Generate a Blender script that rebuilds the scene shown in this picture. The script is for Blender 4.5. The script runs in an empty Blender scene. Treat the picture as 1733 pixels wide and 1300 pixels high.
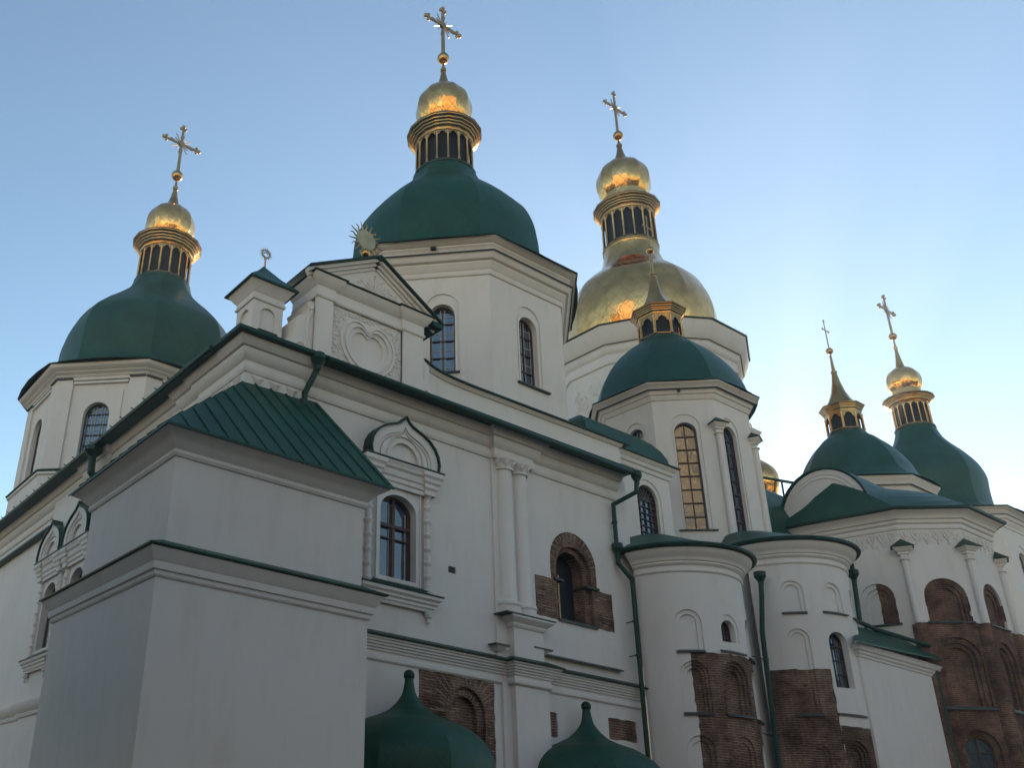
import bpy, bmesh, math, random
from math import sin, cos, pi, radians as rad, sqrt, hypot, tan
from mathutils import Vector, Matrix
from mathutils.geometry import delaunay_2d_cdt

random.seed(7)
SC = bpy.context.scene
COL = SC.collection

# ------------------------------------------------------------------ camera
cam_d = bpy.data.cameras.new("camera")
cam = bpy.data.objects.new("camera", cam_d)
COL.objects.link(cam)
cam_d.sensor_fit = 'HORIZONTAL'
cam_d.sensor_width = 36.0
cam_d.lens = 32.549
cam_d.shift_x = 0.21138
cam_d.shift_y = 0.04772
cam_d.clip_start = 0.1
cam_d.clip_end = 3000
Rm = Matrix(((0.83942052, -0.26574517, -0.4740809),
             (-0.54050319, -0.31698776, -0.77934271),
             (0.05682872, 0.9104385, -0.40972214)))
cam.matrix_world = Matrix.Translation((0, 0, 1.6)) @ Rm.to_4x4()
SC.camera = cam

# ------------------------------------------------------------------ light
SUN_AZ, SUN_EL = rad(31), rad(7)        # azimuth from +X towards +Y
sd = Vector((cos(SUN_AZ) * cos(SUN_EL), sin(SUN_AZ) * cos(SUN_EL), sin(SUN_EL)))
W = bpy.data.worlds.new("World")
SC.world = W
W.use_nodes = True
wn = W.node_tree.nodes
wl = W.node_tree.links
wn.clear()
sky = wn.new('ShaderNodeTexSky')
sky.sky_type = 'NISHITA'
sky.sun_disc = False
sky.sun_elevation = SUN_EL
sky.sun_rotation = pi / 2 - SUN_AZ
sky.altitude = 150
sky.air_density = 1.0
sky.dust_density = 0.15
sky.ozone_density = 1.6
bg = wn.new('ShaderNodeBackground')
bg.inputs['Strength'].default_value = 0.15
wo = wn.new('ShaderNodeOutputWorld')
wl.new(sky.outputs[0], bg.inputs[0])
wl.new(bg.outputs[0], wo.inputs[0])
sun_d = bpy.data.lights.new("sun", 'SUN')
sun_d.energy = 2.9
sun_d.angle = rad(0.5)
sun_d.color = (1.0, 0.88, 0.72)
sun = bpy.data.objects.new("sun", sun_d)
COL.objects.link(sun)
sun.rotation_euler = sd.to_track_quat('Z', 'Y').to_euler()
sun.location = (0, 0, 80)

SC.view_settings.view_transform = 'Standard'
SC.view_settings.look = 'None'
SC.view_settings.exposure = 1.27
SC.view_settings.gamma = 1.0
SC.view_settings.use_curve_mapping = False


# ------------------------------------------------------------------ materials
def mat(name):
    m = bpy.data.materials.new(name)
    m.use_nodes = True
    nt = m.node_tree
    return m, nt, nt.nodes['Principled BSDF']


def N(nt, t, **kw):
    n = nt.nodes.new(t)
    for k, v in kw.items():
        if k in n.inputs.keys():
            n.inputs[k].default_value = v
        else:
            setattr(n, k, v)
    return n


def ramp(nt, stops):
    r = nt.nodes.new('ShaderNodeValToRGB')
    e = r.color_ramp.elements
    while len(e) < len(stops):
        e.new(0.5)
    for i, (p, c) in enumerate(stops):
        e[i].position = p
        e[i].color = (*c, 1) if len(c) == 3 else c
    return r


def noise(nt, vec, scale, detail=4, rough=0.55):
    n = N(nt, 'ShaderNodeTexNoise')
    n.inputs['Scale'].default_value = scale
    n.inputs['Detail'].default_value = detail
    n.inputs['Roughness'].default_value = rough
    nt.links.new(vec, n.inputs['Vector'])
    return n


def mixc(nt, fac, a, b, mode='MIX'):
    m = nt.nodes.new('ShaderNodeMix')
    m.data_type = 'RGBA'
    m.blend_type = mode
    for s, v in ((m.inputs[0], fac), (m.inputs[6], a), (m.inputs[7], b)):
        if hasattr(v, 'is_linked') or hasattr(v, 'links'):
            nt.links.new(v, s)
        elif isinstance(v, (int, float)):
            s.default_value = v
        else:
            s.default_value = (*v, 1)
    return m.outputs[2]


def mth(nt, op, a, b=None):
    m = nt.nodes.new('ShaderNodeMath')
    m.operation = op
    for i, v in enumerate((a, b)):
        if v is None:
            continue
        if isinstance(v, (int, float)):
            m.inputs[i].default_value = v
        else:
            nt.links.new(v, m.inputs[i])
    return m.outputs[0]


def bump(nt, b, h, strength, dist):
    bp = nt.nodes.new('ShaderNodeBump')
    bp.inputs['Strength'].default_value = strength
    bp.inputs['Distance'].default_value = dist
    nt.links.new(h, bp.inputs['Height'])
    nt.links.new(bp.outputs[0], b.inputs['Normal'])


def plaster(name, base, dark):
    m, nt, b = mat(name)
    tc = N(nt, 'ShaderNodeTexCoord')
    mp = N(nt, 'ShaderNodeMapping')
    mp.inputs['Scale'].default_value = (1, 1, 0.25)
    nt.links.new(tc.outputs['Object'], mp.inputs[0])
    n1 = noise(nt, tc.outputs['Object'], 0.45, 5, 0.6)
    n2 = noise(nt, mp.outputs[0], 2.2, 5, 0.65)
    n3 = noise(nt, tc.outputs['Object'], 14, 4, 0.6)
    r1 = ramp(nt, [(0.3, dark), (0.62, base)])
    nt.links.new(n1.outputs[0], r1.inputs[0])
    r2 = ramp(nt, [(0.25, (0.93, 0.915, 0.90)), (0.5, (1, 1, 1))])
    nt.links.new(n2.outputs[0], r2.inputs[0])
    c = mixc(nt, 1.0, r1.outputs[0], r2.outputs[0], 'MULTIPLY')
    nt.links.new(c, b.inputs['Base Color'])
    b.inputs['Roughness'].default_value = 0.9
    b.inputs['Specular IOR Level'].default_value = 0.2
    s = mth(nt, 'ADD', n3.outputs[0], mth(nt, 'MULTIPLY', n1.outputs[0], 4.0))
    bump(nt, b, s, 0.25, 0.008)
    return m


M = {}
M['plaster'] = plaster('white_plaster', (0.705, 0.65, 0.61), (0.672, 0.616, 0.573))
M['stucco'] = plaster('stucco_relief', (0.715, 0.657, 0.612), (0.675, 0.616, 0.57))


def lattice(nt, uv, s, wdt, diag=True):
    sp = N(nt, 'ShaderNodeSeparateXYZ')
    nt.links.new(uv, sp.inputs[0])
    u, v = sp.outputs[0], sp.outputs[1]
    if diag:
        a = mth(nt, 'ADD', u, mth(nt, 'MULTIPLY', v, 0.75))
        c = mth(nt, 'SUBTRACT', u, mth(nt, 'MULTIPLY', v, 0.75))
    else:
        a, c = u, v
    out = None
    for q, sc in ((a, s), (c, s if diag else s * 3.2)):
        f = mth(nt, 'FRACT', mth(nt, 'MULTIPLY', q, 1 / sc))
        d = mth(nt, 'ABSOLUTE', mth(nt, 'SUBTRACT', f, 0.5))
        l = mth(nt, 'GREATER_THAN', d, 0.5 - wdt / sc)
        out = l if out is None else mth(nt, 'MAXIMUM', out, l)
    return out


def metal_green(name, s=0.9, diag=False, wdt=0.012, dk=1.0):
    m, nt, b = mat(name)
    tc = N(nt, 'ShaderNodeTexCoord')
    n1 = noise(nt, tc.outputs['Object'], 0.8, 5, 0.6)
    n2 = noise(nt, tc.outputs['Object'], 2.6, 3, 0.5)
    r = ramp(nt, [(0.3, (0.007 * dk, 0.044 * dk, 0.028 * dk)), (0.7, (0.012 * dk, 0.076 * dk, 0.046 * dk))])
    nt.links.new(n1.outputs[0], r.inputs[0])
    c = r.outputs[0]
    h = n2.outputs[0]
    if s:
        l = lattice(nt, tc.outputs['UV'], s, wdt, diag)
        c = mixc(nt, mth(nt, 'MULTIPLY', l, 0.8), c, (0.004, 0.022, 0.018))
        h = mth(nt, 'ADD', mth(nt, 'MULTIPLY', n2.outputs[0], 1.2), mth(nt, 'MULTIPLY', l, 0.6))
    nt.links.new(c, b.inputs['Base Color'])
    b.inputs['Roughness'].default_value = 0.48
    b.inputs['Specular IOR Level'].default_value = 0.32
    bump(nt, b, h, 0.3, 0.02)
    return m


M['green'] = metal_green('green_painted_metal', None, dk=0.6)
M['green_dome'] = metal_green('green_dome_sheet', 0.62, True, 0.009)
M['green_roof'] = metal_green('green_roof_sheet', None)


def gold(name, s, rough, k=1.0):
    m, nt, b = mat(name)
    tc = N(nt, 'ShaderNodeTexCoord')
    n1 = noise(nt, tc.outputs['Object'], 1.3, 4, 0.55)
    n2 = noise(nt, tc.outputs['Object'], 3.0, 3, 0.5)
    r = ramp(nt, [(0.3, (0.65 * k, 0.335 * k, 0.112 * k)), (0.65, (0.93 * k, 0.515 * k, 0.18 * k))])
    nt.links.new(n1.outputs[0], r.inputs[0])
    c = r.outputs[0]
    h = mth(nt, 'MULTIPLY', n2.outputs[0], 1.0)
    if s:
        l = lattice(nt, tc.outputs['UV'], s, 0.011, True)
        c = mixc(nt, mth(nt, 'MULTIPLY', l, 0.6), c, (0.16, 0.09, 0.03))
        h = mth(nt, 'ADD', h, mth(nt, 'MULTIPLY', l, -0.25))
    nt.links.new(c, b.inputs['Base Color'])
    b.inputs['Metallic'].default_value = 1.0
    b.inputs['Roughness'].default_value = rough
    bump(nt, b, h, 0.45, 0.04)
    return m


M['gold'] = gold('gilded_sheet', 0.85, 0.13)
M['gold_small'] = gold('gilded_sheet_small', 0.5, 0.13)
M['gold_trim'] = gold('gilded_trim', None, 0.24, 0.66)


def simple(name, col, rough=0.6, metal=0.0, spec=0.5):
    m, nt, b = mat(name)
    tc = N(nt, 'ShaderNodeTexCoord')
    n1 = noise(nt, tc.outputs['Object'], 3.0, 4, 0.6)
    r = ramp(nt, [(0.3, tuple(c * 0.8 for c in col)), (0.7, tuple(min(1, c * 1.12) for c in col))])
    nt.links.new(n1.outputs[0], r.inputs[0])
    nt.links.new(r.outputs[0], b.inputs['Base Color'])
    b.inputs['Roughness'].default_value = rough
    b.inputs['Metallic'].default_value = metal
    b.inputs['Specular IOR Level'].default_value = spec
    return m


M['dark'] = simple('dark_interior', (0.012, 0.013, 0.016), 0.8)
M['frame_brown'] = simple('brown_window_paint', (0.075, 0.035, 0.025), 0.5)
M['frame_pale'] = simple('pale_inner_sash', (0.34, 0.34, 0.33), 0.6)
M['flashing'] = simple('dark_flashing', (0.035, 0.045, 0.045), 0.5)
M['vent'] = simple('vent_grille', (0.09, 0.085, 0.075), 0.7)
M['bark'] = simple('bark', (0.06, 0.045, 0.035), 0.9)
M['iron'] = simple('dull_gilded_iron', (0.42, 0.29, 0.14), 0.45, 0.85)


def glass(name, col, wav):
    m, nt, b = mat(name)
    tc = N(nt, 'ShaderNodeTexCoord')
    n = noise(nt, tc.outputs['Object'], 2.2, 2, 0.5)
    b.inputs['Base Color'].default_value = (*col, 1)
    b.inputs['Roughness'].default_value = 0.04
    b.inputs['IOR'].default_value = 1.9
    b.inputs['Specular IOR Level'].default_value = 0.75
    bump(nt, b, n.outputs[0], 0.2, wav)
    return m


M['glass'] = glass('window_glass', (0.028, 0.05, 0.085), 0.03)  # blue base colour stands in for the sky's reflection


def brick(name, c1, c2, mortar, rot=0.0):
    m, nt, b = mat(name)
    tc = N(nt, 'ShaderNodeTexCoord')
    wob = noise(nt, tc.outputs['Object'], 2.5, 3, 0.6)
    add = N(nt, 'ShaderNodeVectorMath', operation='MULTIPLY_ADD')
    nt.links.new(wob.outputs['Color'], add.inputs[0])
    add.inputs[1].default_value = (0.05, 0.05, 0.0)
    nt.links.new(tc.outputs['UV'], add.inputs[2])
    bt = N(nt, 'ShaderNodeTexBrick')
    bt.inputs['Scale'].default_value = 1.0
    bt.inputs['Brick Width'].default_value = 0.33
    bt.inputs['Row Height'].default_value = 0.078
    bt.inputs['Mortar Size'].default_value = 0.018
    bt.inputs['Mortar Smooth'].default_value = 0.6
    bt.inputs['Bias'].default_value = -0.1
    bt.inputs['Color1'].default_value = (*c1, 1)
    bt.inputs['Color2'].default_value = (*c2, 1)
    bt.inputs['Mortar'].default_value = (*mortar, 1)
    nt.links.new(add.outputs[0], bt.inputs['Vector'])
    n1 = noise(nt, tc.outputs['Object'], 1.6, 6, 0.7)
    r1 = ramp(nt, [(0.32, (0.38, 0.35, 0.33)), (0.48, (0.85, 0.82, 0.8)), (0.66, (1.3, 1.27, 1.22))])
    nt.links.new(n1.outputs[0], r1.inputs[0])
    n4 = noise(nt, tc.outputs['Object'], 0.9, 5, 0.65)
    r4 = ramp(nt, [(0.42, (0, 0, 0)), (0.62, (1, 1, 1))])
    nt.links.new(n4.outputs[0], r4.inputs[0])
    smear = tuple((c1[i] * 0.6 + mortar[i] * 0.4) for i in range(3))
    bc = mixc(nt, mth(nt, 'MULTIPLY', r4.outputs[0], 0.5), bt.outputs['Color'], smear)
    c = mixc(nt, 1.0, bc, r1.outputs[0], 'MULTIPLY')
    n5 = noise(nt, tc.outputs['Object'], 0.55, 6, 0.7)
    r5 = ramp(nt, [(0.36, (0.55, 0.52, 0.5)), (0.5, (0.95, 0.95, 0.95)), (0.64, (1.35, 1.4, 1.4))])
    nt.links.new(n5.outputs[0], r5.inputs[0])
    c = mixc(nt, 1.0, c, r5.outputs[0], 'MULTIPLY')
    # dark holes and lost bricks
    vo = N(nt, 'ShaderNodeTexVoronoi')
    vo.inputs['Scale'].default_value = 1.25
    mp = N(nt, 'ShaderNodeMapping')
    mp.inputs['Scale'].default_value = (1, 1.9, 1)
    nt.links.new(add.outputs[0], mp.inputs[0])
    nt.links.new(mp.outputs[0], vo.inputs['Vector'])
    lost = mth(nt, 'LESS_THAN', mth(nt, 'ADD', vo.outputs['Distance'], mth(nt, 'MULTIPLY', n1.outputs[0], 0.25)), 0.235)
    c = mixc(nt, mth(nt, 'MULTIPLY', lost, 0.6), c, (0.05, 0.035, 0.028))
    nt.links.new(c, b.inputs['Base Color'])
    b.inputs['Roughness'].default_value = 0.95
    b.inputs['Specular IOR Level'].default_value = 0.15
    h = mth(nt, 'SUBTRACT', mth(nt, 'MULTIPLY', n1.outputs[0], 0.8), bt.outputs['Fac'])
    h = mth(nt, 'SUBTRACT', h, mth(nt, 'MULTIPLY', lost, 1.0))
    bump(nt, b, h, 0.7, 0.03)
    return m


M['brick'] = brick('old_brick', (0.165, 0.098, 0.072), (0.115, 0.068, 0.052), (0.30, 0.205, 0.155))
M['brick_red'] = brick('old_red_brick', (0.175, 0.076, 0.047), (0.10, 0.05, 0.034), (0.22, 0.14, 0.10))


# ------------------------------------------------------------------ mesh builder
class MB:
    def __init__(s):
        s.v = []
        s.f = []
        s.uv = []
        s.recalc = True

    def poly(s, pts, uv=None):
        i = len(s.v)
        s.v += [tuple(p) for p in pts]
        s.f.append(tuple(range(i, i + len(pts))))
        s.uv.append(uv)

    def box(s, x0, x1, y0, y1, z0, z1):
        a = [(x0, y0), (x1, y0), (x1, y1), (x0, y1)]
        s.prism(a, z0, z1)

    def prism(s, pl, z0, z1, cap=True):
        n = len(pl)
        d = 0
        for i in range(n):
            a, b = pl[i], pl[(i + 1) % n]
            L = hypot(b[0] - a[0], b[1] - a[1])
            s.poly([(*a, z0), (*b, z0), (*b, z1), (*a, z1)], [(d, z0), (d + L, z0), (d + L, z1), (d, z1)])
            d += L
        if cap:
            s.poly([(*p, z1) for p in pl])
            s.poly([(*p, z0) for p in reversed(pl)])

    def hexa(s, b4, t4):
        """closed box from four bottom and four top points"""
        s.poly(list(reversed(b4)))
        s.poly(t4)
        for i in range(4):
            j = (i + 1) % 4
            s.poly([b4[i], b4[j], t4[j], t4[i]])

    def bar(s, p, q, w, h, up=(0, 0, 1)):
        p, q = Vector(p), Vector(q)
        d = (q - p).normalized()
        u = Vector(up)
        sd_ = d.cross(u)
        if sd_.length < 1e-4:
            sd_ = d.cross(Vector((1, 0, 0)))
        sd_.normalize()
        u = sd_.cross(d).normalized()
        c = [(-w / 2, -h / 2), (w / 2, -h / 2), (w / 2, h / 2), (-w / 2, h / 2)]
        b4 = [p + sd_ * a + u * b for a, b in c]
        t4 = [q + sd_ * a + u * b for a, b in c]
        s.hexa(b4, t4)

    def tube(s, pts, r, n=8, caps=True):
        pts = [Vector(p) for p in pts]
        rs = r if isinstance(r, (list, tuple)) else [r] * len(pts)
        rings = []
        nrm = None
        for i, p in enumerate(pts):
            a = pts[max(i - 1, 0)]
            b = pts[min(i + 1, len(pts) - 1)]
            d = (b - a).normalized()
            if nrm is None:
                nrm = d.orthogonal().normalized()
            nrm = (nrm - d * nrm.dot(d))
            if nrm.length < 1e-5:
                nrm = d.orthogonal()
            nrm.normalize()
            bn = d.cross(nrm)
            rings.append([p + (nrm * cos(2 * pi * k / n) + bn * sin(2 * pi * k / n)) * rs[i] for k in range(n)])
        for i in range(len(rings) - 1):
            for k in range(n):
                s.poly([rings[i][k], rings[i][(k + 1) % n], rings[i + 1][(k + 1) % n], rings[i + 1][k]])
        if caps:
            s.poly(list(reversed(rings[0])))
            s.poly(rings[-1])

    def ball(s, c, r, n=14, m=9, sz=1.0):
        prof = [(c[2] - r * sz * cos(pi * k / m), r * sin(pi * k / m)) for k in range(m + 1)]
        s.lathe(c[0], c[1], prof, n)

    def lathe(s, cx, cy, prof, n=24, rot=0.0, a0=0.0, a1=360.0, bulge=None):
        """profile [(z, radius at the corners)], n sides over the sector"""
        full = abs(a1 - a0 - 360) < 1e-6
        ang = [rad(rot + a0 + (a1 - a0) * k / n) for k in range(n + 1)]
        L = [0]
        for (za, ra), (zb, rb) in zip(prof, prof[1:]):
            L.append(L[-1] + hypot(zb - za, rb - ra))
        da = abs(ang[1] - ang[0])
        for k in range(n):
            A, B = ang[k], ang[k + 1]
            for i, ((za, ra), (zb, rb)) in enumerate(zip(prof, prof[1:])):
                p = [(cx + ra * cos(A), cy + ra * sin(A), za), (cx + ra * cos(B), cy + ra * sin(B), za),
                     (cx + rb * cos(B), cy + rb * sin(B), zb), (cx + rb * cos(A), cy + rb * sin(A), zb)]
                ha, hb = ra * sin(da / 2), rb * sin(da / 2)
                o = k * 1.37
                u = [(o - ha, L[i]), (o + ha, L[i]), (o + hb, L[i + 1]), (o - hb, L[i + 1])]
                if ra < 1e-5:
                    p.pop(1); u.pop(1)
                elif rb < 1e-5:
                    p.pop(3); u.pop(3)
                s.poly(p, u)

    def sweep(s, path, prof, closed=False, caps=True):
        """moulding: profile [(outward, z)] along a plan path, outward = right of travel"""
        n = len(path)
        P = [Vector(p) for p in path]
        mit = []
        for i in range(n):
            ns = []
            for a, b in (((i - 1) % n, i), (i, (i + 1) % n)):
                if not closed and (a > b):
                    continue
                d = (P[b] - P[a]).normalized()
                ns.append(Vector((d.y, -d.x)))
            if len(ns) == 2:
                m = (ns[0] + ns[1]) / max(0.25, 1 + ns[0].dot(ns[1]))
            else:
                m = ns[0]
            mit.append(m)
        rows = [[(P[i].x + mit[i].x * o, P[i].y + mit[i].y * o, z) for o, z in prof] for i in range(n)]
        d = 0
        for i in range(n if closed else n - 1):
            j = (i + 1) % n
            Ls = (P[j] - P[i]).length
            t = 0
            for k in range(len(prof) - 1):
                dt = hypot(prof[k + 1][0] - prof[k][0], prof[k + 1][1] - prof[k][1])
                s.poly([rows[i][k], rows[j][k], rows[j][k + 1], rows[i][k + 1]],
                       [(d, t), (d + Ls, t), (d + Ls, t + dt), (d, t + dt)])
                t += dt
            d += Ls
        if caps and not closed:
            s.poly(rows[0])
            s.poly(list(reversed(rows[-1])))

    def slab(s, pts, th):
        s.poly(pts)
        lo = [(p[0], p[1], p[2] - th) for p in pts]
        s.poly(list(reversed(lo)))
        n = len(pts)
        for i in range(n):
            j = (i + 1) % n
            s.poly([pts[i], lo[i], lo[j], pts[j]])

    def build(s, name, m, parent=None, ang=32, weld=True, flat=False):
        me = bpy.data.meshes.new(name)
        me.from_pydata(s.v, [], s.f)
        uvl = me.uv_layers.new(name='UVMap')
        data = []
        for fi, f in enumerate(s.f):
            u = s.uv[fi]
            if u is None:
                p = [Vector(s.v[i]) for i in f]
                nn = Vector((0, 0, 0))
                for a, b in zip(p, p[1:] + p[:1]):
                    nn += Vector(((a.y - b.y) * (a.z + b.z), (a.z - b.z) * (a.x + b.x), (a.x - b.x) * (a.y + b.y)))
                if nn.length > 0:
                    nn.normalize()
                if abs(nn.z) > 0.8:
                    u = [(q.x, q.y) for q in p]
                else:
                    t = Vector((-nn.y, nn.x, 0))
                    t = t.normalized() if t.length > 1e-6 else Vector((1, 0, 0))
                    u = [(q.dot(t), q.z) for q in p]
            for q in u:
                data += [q[0], q[1]]
        uvl.data.foreach_set('uv', data)
        mats = m if isinstance(m, list) else [m]
        for q in mats:
            me.materials.append(q)
        if weld:
            bm = bmesh.new()
            bm.from_mesh(me)
            bmesh.ops.remove_doubles(bm, verts=bm.verts, dist=0.0006)
            bmesh.ops.dissolve_degenerate(bm, dist=0.0003, edges=bm.edges)
            if s.recalc:
                bmesh.ops.recalc_face_normals(bm, faces=bm.faces)
            bm.to_mesh(me)
            bm.free()
        me.polygons.foreach_set('use_smooth', [not flat] * len(me.polygons))
        me.set_sharp_from_angle(angle=rad(ang))
        o = bpy.data.objects.new(name, me)
        COL.objects.link(o)
        if parent is not None:
            o.parent = parent
            o.matrix_parent_inverse = parent_inv(parent)
        return o


ROOT_LOC = {}


def parent_inv(p):
    # parts are modelled in world coordinates; only the root empties are moved
    return Matrix.Translation(-Vector(ROOT_LOC.get(p.name, (0, 0, 0))))


def thing(name, label, cat, loc=(0, 0, 0), group=None, kind=None):
    o = bpy.data.objects.new(name, None)
    COL.objects.link(o)
    o.empty_display_size = 0.5
    o.location = loc
    ROOT_LOC[o.name] = loc
    o['label'] = label
    o['category'] = cat
    if group:
        o['group'] = group
    if kind:
        o['kind'] = kind
    return o


def tag(o, label, cat, group=None, kind=None):
    o['label'] = label
    o['category'] = cat
    if group:
        o['group'] = group
    if kind:
        o['kind'] = kind
    return o


# ------------------------------------------------------------------ wall surfaces
def plane_frame(ox, oy, dx, dy):
    L = hypot(dx, dy)
    dx, dy = dx / L, dy / L
    return lambda u, z, d=0.0: (ox + dx * u - dy * d, oy + dy * u + dx * d, z)


def cyl_frame(cx, cy, r):
    return lambda u, z, d=0.0: (cx + (r - d) * cos(u / r), cy + (r - d) * sin(u / r), z)


def arch(uc, z0, w, ztop, rise=None, n=16):
    h = w / 2
    rise = h if rise is None else rise
    zs = ztop - rise
    pts = [(uc - h, z0), (uc + h, z0)]
    pts += [(uc + h * cos(pi * k / n), zs + rise * sin(pi * k / n)) for k in range(n + 1)]
    return pts


def rect(u0, u1, z0, z1):
    return [(u0, z0), (u1, z0), (u1, z1), (u0, z1)]


def inside(p, pl):
    x, y = p
    c = False
    j = len(pl) - 1
    for i in range(len(pl)):
        xi, yi = pl[i]
        xj, yj = pl[j]
        if (yi > y) != (yj > y) and x < (xj - xi) * (y - yi) / (yj - yi) + xi:
            c = not c
        j = i
    return c


def ragged(pl, outer, amp=0.022):
    """broken plaster edge round an exposed brick patch"""
    rng = random.Random(len(pl) * 31 + int(pl[0][0] * 100))
    us = [p[0] for p in outer]
    zs = [p[1] for p in outer]
    out = []
    for a, b in zip(pl, pl[1:] + pl[:1]):
        L = hypot(b[0] - a[0], b[1] - a[1])
        n = max(1, int(L / 0.16))
        for k in range(n):
            t = k / n
            p = (a[0] + (b[0] - a[0]) * t, a[1] + (b[1] - a[1]) * t)
            edge = min(p[0] - min(us), max(us) - p[0]) < 0.03
            if k and L > 0.5 and not edge:
                p = (p[0] + rng.uniform(-amp, amp), p[1] + rng.uniform(-amp, amp))
            out.append(p)
    return out


def surface(Fm, outer, levels, mb, patches=(), ucuts=(), zcuts=()):
    """wall face with recesses; levels: (polygon, depth, open?); patches: (polygon, mesh builder, extra depth)"""
    V2 = []
    E2 = []

    def addp(pl):
        i = len(V2)
        n = len(pl)
        V2.extend(Vector(p) for p in pl)
        E2.extend((i + k, i + (k + 1) % n) for k in range(n))

    addp(outer)
    for l in levels:
        addp(l[0])
    patches = [(ragged(p[0], outer), p[1], p[2]) for p in patches]
    for p in patches:
        addp(p[0])
    us = [p[0] for p in outer]
    zs = [p[1] for p in outer]
    for u in ucuts:
        i = len(V2)
        V2.extend((Vector((u, min(zs))), Vector((u, max(zs)))))
        E2.append((i, i + 1))
    for z in zcuts:
        i = len(V2)
        V2.extend((Vector((min(us), z)), Vector((max(us), z))))
        E2.append((i, i + 1))
    vo, eo, fo = delaunay_2d_cdt(V2, E2, [], 0, 1e-4)[:3]
    ed = {}
    for f in fo:
        c = sum((vo[i] for i in f), Vector((0, 0))) / len(f)
        c = (c.x, c.y)
        if not inside(c, outer):
            continue
        d, op, m = 0.0, False, mb
        for l in levels:
            if inside(c, l[0]):
                d = l[1]
                op = l[2] if len(l) > 2 else False
        for p in patches:
            if inside(c, p[0]):
                m = p[1]
                d += p[2]
        m.recalc = False
        if (vo[f[1]] - vo[f[0]]).cross(vo[f[2]] - vo[f[0]]) < 0:
            f = list(reversed(f))
        if not op:
            m.poly([Fm(vo[i].x, vo[i].y, d) for i in f], [(vo[i].x, vo[i].y) for i in f])
        for a, b in zip(f, f[1:] + f[:1]):
            k = (min(a, b), max(a, b))
            ed.setdefault(k, []).append((d, m))
    for (a, b), l in ed.items():
        if len(l) == 2 and abs(l[0][0] - l[1][0]) > 1e-5:
            (d0, m0), (d1, m1) = sorted(l, key=lambda q: q[0])
            A, B = vo[a], vo[b]
            m0.poly([Fm(A.x, A.y, d0), Fm(B.x, B.y, d0), Fm(B.x, B.y, d1), Fm(A.x, A.y, d1)],
                    [(A.x + d0, A.y), (B.x + d0, B.y), (B.x + d1, B.y), (A.x + d1, A.y)])


def fbox(mb, Fm, u0, u1, z0, z1, d0, d1):
    """box given in wall coordinates (d negative = proud of the wall)"""
    b4 = [Fm(u0, z0, d0), Fm(u1, z0, d0), Fm(u1, z0, d1), Fm(u0, z0, d1)]
    t4 = [Fm(u0, z1, d0), Fm(u1, z1, d0), Fm(u1, z1, d1), Fm(u0, z1, d1)]
    mb.hexa(b4, t4)


def ledge(mb, Fm, u0, u1, z, out, th=0.05, n=1):
    for i in range(n):
        a, b = u0 + (u1 - u0) * i / n, u0 + (u1 - u0) * (i + 1) / n
        b4 = [Fm(a, z - th, -out), Fm(b, z - th, -out), Fm(b, z - th, 0.03), Fm(a, z - th, 0.03)]
        t4 = [Fm(a, z, -out), Fm(b, z, -out), Fm(b, z + 0.05, 0.03), Fm(a, z + 0.05, 0.03)]
        mb.hexa(b4, t4)


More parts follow.
